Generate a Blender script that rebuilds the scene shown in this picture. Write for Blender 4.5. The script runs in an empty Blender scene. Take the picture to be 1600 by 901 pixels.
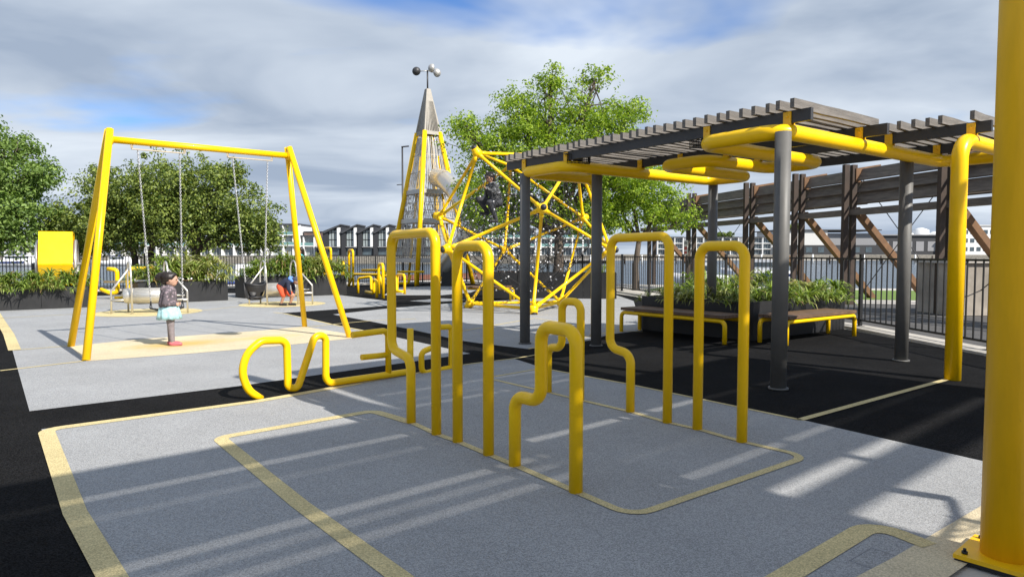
import bpy, math, random
from mathutils import Vector, Matrix
import numpy as np

scene = bpy.context.scene
COL = scene.collection
R_ = math.radians

# ------------------------------------------------------------------ camera
EYE = 1.45
cam_data = bpy.data.cameras.new("camera")
cam = bpy.data.objects.new("camera", cam_data)
COL.objects.link(cam)
cam.location = (0, 0, EYE)
cam.rotation_euler = (R_(90 - 2.89), 0, 0)
cam_data.sensor_width = 36
cam_data.lens = 23.85
cam_data.clip_end = 6000
scene.camera = cam

# ------------------------------------------------------------------ light
SUN_EL, SUN_AZ = 40.0, (0.75, -0.66)          # sun stands to the right and behind the viewer
az = math.atan2(SUN_AZ[0], SUN_AZ[1])
sun_data = bpy.data.lights.new("sun", 'SUN')
sun_data.energy = 5.0
sun_data.angle = R_(0.5)
sun_data.color = (1.0, 0.945, 0.86)
sun = bpy.data.objects.new("sun", sun_data)
COL.objects.link(sun)
sd = Vector((SUN_AZ[0], SUN_AZ[1], 0)).normalized() * math.cos(R_(SUN_EL)) + Vector((0, 0, math.sin(R_(SUN_EL))))
sun.rotation_euler = sd.to_track_quat('Z', 'Y').to_euler()
sun.location = sd * 50

world = bpy.data.worlds.new("World")
scene.world = world
world.use_nodes = True
wt = world.node_tree
wt.nodes.clear()
def wn(t, **k):
    n = wt.nodes.new(t)
    for a, b in k.items():
        setattr(n, a, b)
    return n
w_out = wn('ShaderNodeOutputWorld')
w_bg = wn('ShaderNodeBackground')
w_bg.inputs['Strength'].default_value = 0.12
w_sky = wn('ShaderNodeTexSky', sky_type='NISHITA')
w_sky.sun_disc = False
w_sky.sun_elevation = R_(SUN_EL)
w_sky.sun_rotation = az
w_tc = wn('ShaderNodeTexCoord')
w_sep = wn('ShaderNodeSeparateXYZ')
wt.links.new(w_tc.outputs['Generated'], w_sep.inputs[0])
def wmath(op, a, b=None):
    n = wn('ShaderNodeMath', operation=op)
    for i, v in enumerate((a, b)):
        if v is None: continue
        if isinstance(v, (int, float)): n.inputs[i].default_value = v
        else: wt.links.new(v, n.inputs[i])
    return n.outputs[0]
zc = wmath('ADD', wmath('MAXIMUM', w_sep.outputs[2], 0.0), 0.14)
cx_ = wmath('DIVIDE', w_sep.outputs[0], zc)
cy_ = wmath('DIVIDE', w_sep.outputs[1], zc)
w_cmb = wn('ShaderNodeCombineXYZ')
wt.links.new(cx_, w_cmb.inputs[0]); wt.links.new(cy_, w_cmb.inputs[1])
w_map = wn('ShaderNodeMapping')
w_map.inputs['Scale'].default_value = (0.74, 1.0, 1.0)
w_map.inputs['Rotation'].default_value = (0, 0, R_(14))
w_map.inputs['Location'].default_value = (5.5, 4.1, 0.0)
wt.links.new(w_cmb.outputs[0], w_map.inputs['Vector'])
def wnoise(scale, detail, rough, dist=0.0):
    n = wn('ShaderNodeTexNoise')
    n.inputs['Scale'].default_value = scale
    n.inputs['Detail'].default_value = detail
    n.inputs['Roughness'].default_value = rough
    n.inputs['Distortion'].default_value = dist
    wt.links.new(w_map.outputs[0], n.inputs['Vector'])
    return n.outputs['Fac']
n_cover = wnoise(0.85, 5, 0.5, 0.3)
n_shade = wnoise(1.1, 5, 0.5, 0.4)
w_cov = wn('ShaderNodeValToRGB')
w_cov.color_ramp.elements[0].position = 0.35
w_cov.color_ramp.elements[1].position = 0.50
# towards the horizon one looks through more cloud, so fewer gaps show
w_low = wn('ShaderNodeMapRange')
w_low.inputs[1].default_value = 0.02; w_low.inputs[2].default_value = 0.30
w_low.inputs[3].default_value = 0.16; w_low.inputs[4].default_value = 0.0
wt.links.new(w_sep.outputs[2], w_low.inputs[0])
wt.links.new(wmath('ADD', n_cover, w_low.outputs[0]), w_cov.inputs[0])
w_shd = wn('ShaderNodeValToRGB')
e = w_shd.color_ramp.elements
e[0].position = 0.36; e[0].color = (2.25, 2.75, 3.55, 1)
e[1].position = 0.68; e[1].color = (4.7, 5.15, 5.7, 1)
wt.links.new(n_shade, w_shd.inputs[0])
# clouds thin slightly towards the horizon into pale blue
w_mix = wn('ShaderNodeMix', data_type='RGBA')
wt.links.new(w_cov.outputs[0], w_mix.inputs[0])
w_blue = wn('ShaderNodeMix', data_type='RGBA', blend_type='MULTIPLY')
w_blue.inputs[0].default_value = 1.0
wt.links.new(w_sky.outputs[0], w_blue.inputs[6])
w_blue.inputs[7].default_value = (0.42, 0.68, 1.05, 1)
wt.links.new(w_blue.outputs[2], w_mix.inputs[6])
wt.links.new(w_shd.outputs[0], w_mix.inputs[7])
wt.links.new(w_mix.outputs[2], w_bg.inputs['Color'])
wt.links.new(w_bg.outputs[0], w_out.inputs['Surface'])

scene.view_settings.view_transform = 'Standard'
scene.view_settings.look = 'None'
scene.view_settings.gamma = 1.0
scene.view_settings.exposure = 0.5

# ------------------------------------------------------------------ materials
def new_mat(name):
    m = bpy.data.materials.new(name)
    m.use_nodes = True
    nt = m.node_tree
    return m, nt, nt.nodes['Principled BSDF']

def lnk(nt, a, b):
    nt.links.new(a, b)

def scaled(c, k):
    return (min(1, c[0] * k), min(1, c[1] * k), min(1, c[2] * k), 1)

def mat(name, col, rough=0.5, metal=0.0, var=0.12, scale=4.0, bump=0.0, bscale=60.0, spec=0.5, stretch=None, coat=0.0, col2=None, specks=False):
    """paint / metal / wood: two-scale colour variation, fine relief, gloss variation"""
    m, nt, b = new_mat(name)
    tc = nt.nodes.new('ShaderNodeTexCoord')
    mp = nt.nodes.new('ShaderNodeMapping')
    if stretch: mp.inputs['Scale'].default_value = stretch
    lnk(nt, tc.outputs['Object'], mp.inputs[0])
    n = nt.nodes.new('ShaderNodeTexNoise')
    n.inputs['Scale'].default_value = scale
    n.inputs['Detail'].default_value = 6
    n.inputs['Roughness'].default_value = 0.62
    lnk(nt, mp.outputs[0], n.inputs['Vector'])
    r = nt.nodes.new('ShaderNodeValToRGB')
    r.color_ramp.elements[0].position = 0.3
    r.color_ramp.elements[1].position = 0.7
    r.color_ramp.elements[0].color = scaled(col2, 1) if col2 else scaled(col, 1 - var)
    r.color_ramp.elements[1].color = scaled(col, 1 + var)
    lnk(nt, n.outputs['Fac'], r.inputs[0])
    base = r.outputs[0]
    if specks:                                  # small chips and grime marks scattered over the paint
        ns = nt.nodes.new('ShaderNodeTexNoise')
        ns.inputs['Scale'].default_value = 22
        ns.inputs['Detail'].default_value = 5
        ns.inputs['Roughness'].default_value = 0.7
        lnk(nt, tc.outputs['Object'], ns.inputs['Vector'])
        nm = nt.nodes.new('ShaderNodeMapRange')
        nm.inputs[1].default_value = 0.69; nm.inputs[2].default_value = 0.76
        nm.inputs[3].default_value = 0.0; nm.inputs[4].default_value = 0.55
        lnk(nt, ns.outputs['Fac'], nm.inputs[0])
        mx = nt.nodes.new('ShaderNodeMix'); mx.data_type = 'RGBA'
        lnk(nt, nm.outputs[0], mx.inputs[0]); lnk(nt, base, mx.inputs[6]); mx.inputs[7].default_value = (0.16, 0.10, 0.02, 1)
        base = mx.outputs[2]
    lnk(nt, base, b.inputs['Base Color'])
    b.inputs['Metallic'].default_value = metal
    b.inputs['Specular IOR Level'].default_value = spec
    b.inputs['Coat Weight'].default_value = coat
    rr = nt.nodes.new('ShaderNodeMapRange')
    rr.inputs[3].default_value = max(0.03, rough - 0.08)
    rr.inputs[4].default_value = min(1, rough + 0.08)
    lnk(nt, n.outputs['Fac'], rr.inputs[0])
    lnk(nt, rr.outputs[0], b.inputs['Roughness'])
    if bump:
        n2 = nt.nodes.new('ShaderNodeTexNoise')
        n2.inputs['Scale'].default_value = bscale
        n2.inputs['Detail'].default_value = 4
        lnk(nt, mp.outputs[0], n2.inputs['Vector'])
        bp = nt.nodes.new('ShaderNodeBump')
        bp.inputs['Strength'].default_value = bump
        bp.inputs['Distance'].default_value = 0.01
        lnk(nt, n2.outputs['Fac'], bp.inputs['Height'])
        lnk(nt, bp.outputs[0], b.inputs['Normal'])
    return m

def rubber(name, col, spread=0.45, cell=170.0, dirt=0.12, rough=0.85, spec=0.25):
    """poured rubber crumb: granules of mixed tone, broad scuffs and stains"""
    m, nt, b = new_mat(name)
    tc = nt.nodes.new('ShaderNodeTexCoord')
    v = nt.nodes.new('ShaderNodeTexVoronoi')
    v.inputs['Scale'].default_value = cell
    lnk(nt, tc.outputs['Object'], v.inputs['Vector'])
    s = nt.nodes.new('ShaderNodeSeparateColor')
    lnk(nt, v.outputs['Color'], s.inputs[0])
    r = nt.nodes.new('ShaderNodeValToRGB')
    r.color_ramp.elements[0].position = 0.0
    r.color_ramp.elements[1].position = 1.0
    r.color_ramp.elements[0].color = scaled(col, 1 - spread)
    r.color_ramp.elements[1].color = scaled(col, 1 + spread)
    lnk(nt, s.outputs[0], r.inputs[0])
    n = nt.nodes.new('ShaderNodeTexNoise')
    n.inputs['Scale'].default_value = 0.9
    n.inputs['Detail'].default_value = 8
    n.inputs['Roughness'].default_value = 0.65
    lnk(nt, tc.outputs['Object'], n.inputs['Vector'])
    mr = nt.nodes.new('ShaderNodeMapRange')
    mr.inputs[1].default_value = 0.3
    mr.inputs[2].default_value = 0.7
    mr.inputs[3].default_value = 1 - dirt
    mr.inputs[4].default_value = 1 + dirt * 0.6
    lnk(nt, n.outputs['Fac'], mr.inputs[0])
    mx = nt.nodes.new('ShaderNodeMix')
    mx.data_type = 'RGBA'; mx.blend_type = 'MULTIPLY'
    mx.inputs[0].default_value = 1
    lnk(nt, r.outputs[0], mx.inputs[6])
    lnk(nt, mr.outputs[0], mx.inputs[7])
    n3 = nt.nodes.new('ShaderNodeTexNoise')     # spill marks and scuffs with a shape of their own
    n3.inputs['Scale'].default_value = 2.6
    n3.inputs['Detail'].default_value = 9
    n3.inputs['Roughness'].default_value = 0.72
    n3.inputs['Distortion'].default_value = 0.6
    lnk(nt, tc.outputs['Object'], n3.inputs['Vector'])
    m3 = nt.nodes.new('ShaderNodeMapRange')
    m3.inputs[1].default_value = 0.60; m3.inputs[2].default_value = 0.72
    m3.inputs[3].default_value = 1.0; m3.inputs[4].default_value = 0.80
    lnk(nt, n3.outputs['Fac'], m3.inputs[0])
    mx2 = nt.nodes.new('ShaderNodeMix'); mx2.data_type = 'RGBA'; mx2.blend_type = 'MULTIPLY'
    mx2.inputs[0].default_value = 1
    lnk(nt, mx.outputs[2], mx2.inputs[6]); lnk(nt, m3.outputs[0], mx2.inputs[7])
    lnk(nt, mx2.outputs[2], b.inputs['Base Color'])
    b.inputs['Roughness'].default_value = rough
    b.inputs['Specular IOR Level'].default_value = spec
    bp = nt.nodes.new('ShaderNodeBump')
    bp.inputs['Strength'].default_value = 0.5
    bp.inputs['Distance'].default_value = 0.004
    lnk(nt, v.outputs['Distance'], bp.inputs['Height'])
    lnk(nt, bp.outputs[0], b.inputs['Normal'])
    return m

def add_wear(m, centre, radius, col, rot, squash):
    """a worn, oranger spot with ragged edge where feet scuff the rubber"""
    nt = m.node_tree; b = nt.nodes['Principled BSDF']
    src = b.inputs['Base Color'].links[0].from_socket
    tc = nt.nodes.new('ShaderNodeTexCoord'); mp = nt.nodes.new('ShaderNodeMapping'); mp.vector_type = 'TEXTURE'
    mp.inputs['Location'].default_value = centre; mp.inputs['Rotation'].default_value = (0, 0, rot); mp.inputs['Scale'].default_value = (radius, radius * squash, 1)
    lnk(nt, tc.outputs['Object'], mp.inputs[0])
    ln = nt.nodes.new('ShaderNodeVectorMath'); ln.operation = 'LENGTH'; lnk(nt, mp.outputs[0], ln.inputs[0])
    n = nt.nodes.new('ShaderNodeTexNoise'); n.inputs['Scale'].default_value = 7; n.inputs['Detail'].default_value = 6
    lnk(nt, tc.outputs['Object'], n.inputs['Vector'])
    ad = nt.nodes.new('ShaderNodeMath'); ad.operation = 'ADD'; lnk(nt, ln.outputs['Value'], ad.inputs[0]); lnk(nt, n.outputs['Fac'], ad.inputs[1])
    mr = nt.nodes.new('ShaderNodeMapRange'); mr.inputs[1].default_value = 0.75; mr.inputs[2].default_value = 1.6
    mr.inputs[3].default_value = 0.85; mr.inputs[4].default_value = 0.0
    lnk(nt, ad.outputs[0], mr.inputs[0])
    mx = nt.nodes.new('ShaderNodeMix'); mx.data_type = 'RGBA'
    lnk(nt, mr.outputs[0], mx.inputs[0]); lnk(nt, src, mx.inputs[6]); mx.inputs[7].default_value = (*col, 1)
    lnk(nt, mx.outputs[2], b.inputs['Base Color'])

def leafmat(name, c0, c1, trans=0.35, rough=0.5, dead=None):
    m, nt, b = new_mat(name)
    g = nt.nodes.new('ShaderNodeNewGeometry')
    r = nt.nodes.new('ShaderNodeValToRGB')
    r.color_ramp.elements[0].color = (*c0, 1)
    r.color_ramp.elements[1].color = (*c1, 1)
    if dead:                                    # a few dry blades
        r.color_ramp.elements[1].position = 0.90
        q = r.color_ramp.elements.new(0.93); q.color = (*dead, 1)
    lnk(nt, g.outputs['Random Per Island'], r.inputs[0])
    lnk(nt, r.outputs[0], b.inputs['Base Color'])
    b.inputs['Roughness'].default_value = rough
    b.inputs['Specular IOR Level'].default_value = 0.35
    t = nt.nodes.new('ShaderNodeBsdfTranslucent')
    tm = nt.nodes.new('ShaderNodeMix'); tm.data_type = 'RGBA'; tm.blend_type = 'MULTIPLY'
    tm.inputs[0].default_value = 1
    lnk(nt, r.outputs[0], tm.inputs[6]); tm.inputs[7].default_value = (1.5, 1.6, 0.6, 1)
    lnk(nt, tm.outputs[2], t.inputs['Color'])
    ms = nt.nodes.new('ShaderNodeMixShader')
    ms.inputs[0].default_value = trans
    out = nt.nodes['Material Output']
    lnk(nt, b.outputs[0], ms.inputs[1]); lnk(nt, t.outputs[0], ms.inputs[2])
    lnk(nt, ms.outputs[0], out.inputs['Surface'])
    return m

M = {}
M['yellow'] = mat('yellow_paint', (0.93, 0.565, 0.002), 0.34, var=0.05, scale=2.5, spec=0.30, bump=0.05, bscale=40, coat=0.06, specks=True)
M['yellow_old'] = mat('weathered_yellow_paint', (0.88, 0.50, 0.003), 0.42, var=0.10, scale=6, bump=0.10, bscale=50, stretch=(1, 1, 0.25), specks=True)
M['grey_post'] = mat('dark_grey_paint', (0.115, 0.112, 0.105), 0.55, var=0.15, scale=3, bump=0.05)
M['black_steel'] = mat('black_powder_coat', (0.008, 0.008, 0.009), 0.5, var=0.2)
M['dark_steel'] = mat('charcoal_steel', (0.035, 0.035, 0.037), 0.5, var=0.2)
M['steel'] = mat('brushed_stainless', (0.66, 0.63, 0.57), 0.36, metal=0.75, var=0.12, scale=12, stretch=(1, 1, 8))
M['galv'] = mat('galvanised_steel', (0.52, 0.50, 0.47), 0.5, metal=0.6, var=0.15, scale=14)
M['clad'] = mat('tan_grey_cladding', (0.30, 0.275, 0.235), 0.6, metal=0.2, var=0.15, scale=8)
M['chain'] = mat('galvanised_chain', (0.6, 0.6, 0.6), 0.45, metal=0.7, var=0.1)
M['slat'] = mat('weathered_grey_timber', (0.165, 0.15, 0.135), 0.8, var=0.35, scale=5, bump=0.5, bscale=40, stretch=(0.6, 6, 6))
M['bench_wood'] = mat('brown_stained_timber', (0.13, 0.075, 0.042), 0.6, var=0.3, scale=6, bump=0.3, bscale=30)
M['louvre'] = mat('old_grey_brown_timber', (0.135, 0.112, 0.09), 0.85, var=0.4, scale=3, bump=0.6, bscale=20, stretch=(3, 0.4, 6))
M['rust'] = mat('rusty_brown_steel', (0.165, 0.085, 0.038), 0.75, var=0.3, scale=5, bump=0.2)
M['rust_dark'] = mat('dark_brown_steel', (0.044, 0.027, 0.018), 0.7, var=0.3, scale=5, bump=0.2)
M['planter'] = mat('black_planter_panel', (0.012, 0.012, 0.013), 0.55, var=0.35, scale=3)
M['soil'] = mat('potting_soil', (0.05, 0.035, 0.025), 0.95, var=0.4, scale=30, bump=0.6)
M['rub_grey'] = rubber('grey_rubber_crumb', (0.315, 0.318, 0.321), 0.34, 190, 0.12)
M['rub_black'] = rubber('black_rubber_crumb', (0.0115, 0.0115, 0.012), 0.8, 150, 0.35, 0.95, 0.06)
M['rub_yellow'] = rubber('yellow_rubber_crumb', (0.58, 0.48, 0.25), 0.28, 170, 0.2)
M['rub_cream'] = rubber('cream_rubber_crumb', (0.60, 0.51, 0.345), 0.22, 170, 0.16)
M['rub_swing'] = rubber('cream_swing_rubber', (0.60, 0.51, 0.345), 0.22, 170, 0.16)
add_wear(M['rub_swing'], (-5.35, 10.9, 0), 0.95, (0.58, 0.39, 0.11), 0.74, 0.5)
add_wear(M['rub_swing'], (-4.3, 11.8, 0), 0.7, (0.60, 0.46, 0.20), 0.74, 0.5)
M['rub_ochre'] = rubber('ochre_rubber_crumb', (0.52, 0.35, 0.09), 0.35, 170, 0.2)
M['concrete'] = mat('pale_concrete', (0.44, 0.41, 0.365), 0.85, var=0.14, scale=1.4, bump=0.3, bscale=70)
M['asphalt'] = mat('asphalt', (0.075, 0.072, 0.07), 0.9, var=0.25, scale=2, bump=0.4, bscale=90)
M['grass'] = mat('lawn_grass', (0.12, 0.19, 0.03), 0.9, var=0.35, scale=8, bump=0.8, bscale=60)
M['rock'] = mat('seawall_stone', (0.17, 0.155, 0.13), 0.9, var=0.4, scale=1.5, bump=0.7, bscale=6)
M['bark'] = mat('tree_bark', (0.085, 0.065, 0.05), 0.9, var=0.35, scale=6, bump=0.8, bscale=25, stretch=(1, 1, 0.3))
M['leaf_bright'] = leafmat('bright_spring_leaf', (0.10, 0.19, 0.02), (0.40, 0.50, 0.06), 0.42)
M['leaf_dark'] = leafmat('glossy_dark_leaf', (0.04, 0.08, 0.016), (0.28, 0.335, 0.07), 0.25, 0.42)
M['leaf_mid'] = leafmat('mid_green_leaf', (0.06, 0.12, 0.025), (0.28, 0.39, 0.10), 0.35)
M['flax'] = leafmat('strap_leaf', (0.05, 0.10, 0.015), (0.32, 0.41, 0.08), 0.3, dead=(0.30, 0.21, 0.09))
M['flax_pale'] = leafmat('pale_strap_leaf', (0.12, 0.15, 0.03), (0.48, 0.49, 0.18), 0.3, dead=(0.36, 0.27, 0.13))
M['rope'] = mat('black_rope', (0.02, 0.02, 0.022), 0.8)
M['connector'] = mat('pale_rope_connector', (0.62, 0.62, 0.64), 0.35, metal=0.3)
M['black_rubber'] = mat('black_moulded_rubber', (0.02, 0.02, 0.022), 0.55)
M['white'] = mat('white_paint', (0.74, 0.74, 0.73), 0.5, var=0.06)
M['offwhite'] = mat('offwhite_render', (0.60, 0.59, 0.57), 0.8, var=0.1)
M['grey_wall'] = mat('grey_cladding', (0.25, 0.25, 0.26), 0.7, var=0.15)
M['char_wall'] = mat('charcoal_cladding', (0.03, 0.031, 0.035), 0.6, var=0.2)
M['brick_wall'] = mat('brown_cladding', (0.14, 0.095, 0.08), 0.8, var=0.2)
M['roofing'] = mat('dark_roofing', (0.05, 0.052, 0.058), 0.6, var=0.2)
M['glass'] = mat('window_glass', (0.07, 0.095, 0.11), 0.08, var=0.3, scale=0.8, spec=0.8)
M['glass_pale'] = mat('pale_curtained_glass', (0.30, 0.34, 0.34), 0.12, var=0.35, scale=0.6, spec=0.7)
M['balustrade'] = mat('green_glass_balustrade', (0.16, 0.30, 0.29), 0.1, var=0.15, spec=0.7)
M['hull_white'] = mat('white_gelcoat', (0.75, 0.75, 0.76), 0.25, var=0.05)
M['hull_blue'] = mat('navy_hull', (0.02, 0.04, 0.16), 0.3)
M['hull_brown'] = mat('red_brown_hull', (0.17, 0.06, 0.035), 0.6, var=0.3)
M['cream_steel'] = mat('cream_steel', (0.50, 0.42, 0.30), 0.5)
M['tan'] = mat('tan_board', (0.42, 0.29, 0.18), 0.7)
M['skin'] = mat('skin', (0.52, 0.31, 0.22), 0.55, var=0.06)
M['skin_tan'] = mat('warm_skin', (0.40, 0.215, 0.14), 0.55, var=0.06)
M['hair'] = mat('dark_hair', (0.016, 0.011, 0.009), 0.45, var=0.4, scale=30, stretch=(1, 1, 0.2))
M['lip'] = mat('lips', (0.36, 0.12, 0.10), 0.5)
M['eye'] = mat('dark_eye', (0.02, 0.015, 0.012), 0.2)
M['concrete_dark'] = mat('stained_concrete', (0.34, 0.30, 0.25), 0.9, var=0.35, scale=1.2, bump=0.3)
M['sign_white'] = mat('sign_white', (0.7, 0.68, 0.64), 0.6)
M['sign_red'] = mat('sign_red', (0.45, 0.05, 0.03), 0.6)

def water_mat():
    m, nt, b = new_mat('harbour_water')
    b.inputs['Base Color'].default_value = (0.03, 0.045, 0.055, 1)
    b.inputs['Roughness'].default_value = 0.2
    b.inputs['Specular IOR Level'].default_value = 0.3
    tc = nt.nodes.new('ShaderNodeTexCoord')
    mp = nt.nodes.new('ShaderNodeMapping')
    mp.inputs['Scale'].default_value = (0.5, 1.2, 1)
    lnk(nt, tc.outputs['Object'], mp.inputs[0])
    n = nt.nodes.new('ShaderNodeTexNoise')
    n.inputs['Scale'].default_value = 0.9
    n.inputs['Detail'].default_value = 5
    lnk(nt, mp.outputs[0], n.inputs['Vector'])
    bp = nt.nodes.new('ShaderNodeBump')
    bp.inputs['Strength'].default_value = 0.5
    bp.inputs['Distance'].default_value = 0.7
    lnk(nt, n.outputs['Fac'], bp.inputs['Height'])
    lnk(nt, bp.outputs[0], b.inputs['Normal'])
    return m
M['water'] = water_mat()

def floral(name, base, spot, scale=38):
    m, nt, b = new_mat(name)
    tc = nt.nodes.new('ShaderNodeTexCoord')
    n = nt.nodes.new('ShaderNodeTexNoise'); n.inputs['Scale'].default_value = scale; n.inputs['Detail'].default_value = 2
    lnk(nt, tc.outputs['Object'], n.inputs['Vector'])
    r = nt.nodes.new('ShaderNodeValToRGB')
    r.color_ramp.elements[0].position = 0.55; r.color_ramp.elements[0].color = (*base, 1)
    r.color_ramp.elements[1].position = 0.64; r.color_ramp.elements[1].color = (*spot, 1)
    lnk(nt, n.outputs['Fac'], r.inputs[0]); lnk(nt, r.outputs[0], b.inputs['Base Color'])
    b.inputs['Roughness'].default_value = 0.85
    return m

# ------------------------------------------------------------------ mesh kit
class MB:
    def __init__(s):
        s.v = []; s.f = []; s.sm = []
    def add(s, vs, fs, smooth=False):
        o = len(s.v)
        s.v += [tuple(p) for p in vs]
        for f in fs:
            s.f.append(tuple(i + o for i in f)); s.sm.append(smooth)
        return s
    def box(s, c, size, ax=None):
        """ax: optional (x, y, z) axis triple"""
        c = Vector(c)
        X, Y, Z = ax if ax else (Vector((1, 0, 0)), Vector((0, 1, 0)), Vector((0, 0, 1)))
        X, Y, Z = Vector(X) * size[0] / 2, Vector(Y) * size[1] / 2, Vector(Z) * size[2] / 2
        vs = [c + X * a + Y * b + Z * d for a in (-1, 1) for b in (-1, 1) for d in (-1, 1)]
        return s.add(vs, [(0, 1, 3, 2), (4, 6, 7, 5), (0, 4, 5, 1), (2, 3, 7, 6), (0, 2, 6, 4), (1, 5, 7, 3)])
    def beam(s, p0, p1, w, h, up=(0, 0, 1)):
        p0, p1 = Vector(p0), Vector(p1)
        d = p1 - p0; L = d.length; d.normalize()
        side = d.cross(Vector(up))
        if side.length < 1e-4: side = Vector((1, 0, 0))
        side.normalize(); u = side.cross(d)
        return s.box((p0 + p1) / 2, (L, w, h), (d, side, u))
    def tube(s, pts, r, seg=12, cap=True, closed=False):
        pts = [Vector(p) for p in pts]
        n = len(pts)
        rs = r if isinstance(r, (list, tuple)) else [r] * n
        tang = []
        for i in range(n):
            a = pts[i - 1] if (i > 0 or closed) else pts[i]
            b = pts[(i + 1) % n] if (i < n - 1 or closed) else pts[i]
            t = (b - a)
            if t.length < 1e-9: t = Vector((0, 0, 1))
            tang.append(t.normalized())
        t0 = tang[0]
        ref = Vector((0, 0, 1)) if abs(t0.z) < 0.9 else Vector((1, 0, 0))
        nx = t0.cross(ref).normalized()
        vs = []
        for i in range(n):
            t = tang[i]
            nx = (nx - t * nx.dot(t))
            if nx.length < 1e-6: nx = t.orthogonal()
            nx.normalize(); ny = t.cross(nx)
            for k in range(seg):
                a = 2 * math.pi * k / seg
                vs.append(pts[i] + (nx * math.cos(a) + ny * math.sin(a)) * rs[i])
        fs = []
        m = n if closed else n - 1
        for i in range(m):
            j = (i + 1) % n
            for k in range(seg):
                l = (k + 1) % seg
                fs.append((i * seg + k, i * seg + l, j * seg + l, j * seg + k))
        s.add(vs, fs, True)
        if cap and not closed:
            o = len(s.v) - n * seg
            s.f.append(tuple(o + k for k in reversed(range(seg)))); s.sm.append(False)
            s.f.append(tuple(o + (n - 1) * seg + k for k in range(seg))); s.sm.append(False)
        return s
    def ball(s, c, rad, seg=12, rings=8, ax=None):
        c = Vector(c)
        if isinstance(rad, (int, float)): rad = (rad, rad, rad)
        X, Y, Z = [Vector(a) for a in ax] if ax else (Vector((1, 0, 0)), Vector((0, 1, 0)), Vector((0, 0, 1)))
        vs = [c + Z * rad[2]]
        for i in range(1, rings):
            th = math.pi * i / rings
            for k in range(seg):
                ph = 2 * math.pi * k / seg
                vs.append(c + X * rad[0] * math.sin(th) * math.cos(ph) + Y * rad[1] * math.sin(th) * math.sin(ph) + Z * rad[2] * math.cos(th))
        vs.append(c - Z * rad[2])
        fs = [(0, 1 + k, 1 + (k + 1) % seg) for k in range(seg)]
        for i in range(rings - 2):
            for k in range(seg):
                a = 1 + i * seg; l = (k + 1) % seg
                fs.append((a + k, a + seg + k, a + seg + l, a + l))
        e = len(vs) - 1; a = 1 + (rings - 2) * seg
        fs += [(e, a + (k + 1) % seg, a + k) for k in range(seg)]
        return s.add(vs, fs, True)
    def prism(s, poly, z0, z1):
        n = len(poly)
        ar = sum(poly[i][0] * poly[(i + 1) % n][1] - poly[(i + 1) % n][0] * poly[i][1] for i in range(n))
        if ar < 0: poly = list(reversed(poly))
        vs = [(p[0], p[1], z0) for p in poly] + [(p[0], p[1], z1) for p in poly]
        fs = [tuple(reversed(range(n))), tuple(range(n, 2 * n))]
        fs += [(i, (i + 1) % n, n + (i + 1) % n, n + i) for i in range(n)]
        return s.add(vs, fs)
    def extrude(s, poly3, vec):
        vec = Vector(vec); n = len(poly3)
        a = [Vector(p) for p in poly3]; b = [p + vec for p in a]
        fs = [tuple(reversed(range(n))), tuple(range(n, 2 * n))]
        fs += [(i, (i + 1) % n, n + (i + 1) % n, n + i) for i in range(n)]
        return s.add(a + b, fs)
    def sheet(s, poly, z):
        n = len(poly)
        ar = sum(poly[i][0] * poly[(i + 1) % n][1] - poly[(i + 1) % n][0] * poly[i][1] for i in range(n))
        if ar < 0: poly = list(reversed(poly))
        return s.add([(p[0], p[1], z) for p in poly], [tuple(range(n))])
    def strip(s, pts, w, z, closed=False):
        """painted line: mitred ribbon of width w"""
        P = [Vector((p[0], p[1])) for p in pts]; n = len(P)
        ws = w if isinstance(w, (list, tuple)) else [w] * n
        L = []; Rr = []
        for i in range(n):
            a = P[i - 1] if (i > 0 or closed) else None
            b = P[(i + 1) % n] if (i < n - 1 or closed) else None
            d0 = (P[i] - a).normalized() if a is not None else (b - P[i]).normalized()
            d1 = (b - P[i]).normalized() if b is not None else d0
            t = (d0 + d1)
            t = t.normalized() if t.length > 1e-6 else d0
            nrm = Vector((-t.y, t.x))
            k = ws[i] / 2 / max(0.4, nrm.dot(Vector((-d0.y, d0.x))))
            L.append(P[i] + nrm * k); Rr.append(P[i] - nrm * k)
        vs = [(q.x, q.y, z) for q in Rr] + [(q.x, q.y, z) for q in L]
        fs = [(i, (i + 1) % n, n + (i + 1) % n, n + i) for i in range(n if closed else n - 1)]
        return s.add(vs, fs)
    def build(s, name, material, parent=None, loc=None):
        o = Vector(parent.matrix_world.translation) if parent else Vector(loc or (0, 0, 0))
        if parent: o = abs_loc(parent)
        me = bpy.data.meshes.new(name)
        me.from_pydata([(v[0] - o.x, v[1] - o.y, v[2] - o.z) for v in s.v], [], s.f)
        me.polygons.foreach_set('use_smooth', s.sm)
        me.materials.append(M[material] if isinstance(material, str) else material)
        me.update()
        ob = bpy.data.objects.new(name, me)
        COL.objects.link(ob)
        if parent: ob.parent = parent
        else: ob.location = o
        return ob

def abs_loc(o):
    v = Vector((0, 0, 0))
    while o:
        v += o.location; o = o.parent
    return v

def tag(o, label, cat, group=None):
    o['label'] = label; o['category'] = cat
    if group: o['group'] = group
    return o

def thing(name, loc, label, cat, group=None):
    o = bpy.data.objects.new(name, None)
    o.empty_display_size = 0.2
    COL.objects.link(o)
    o.location = loc
    return tag(o, label, cat, group)

def structure(mb, name, material):
    o = mb.build(name, material); o['kind'] = 'structure'; return o

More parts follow.
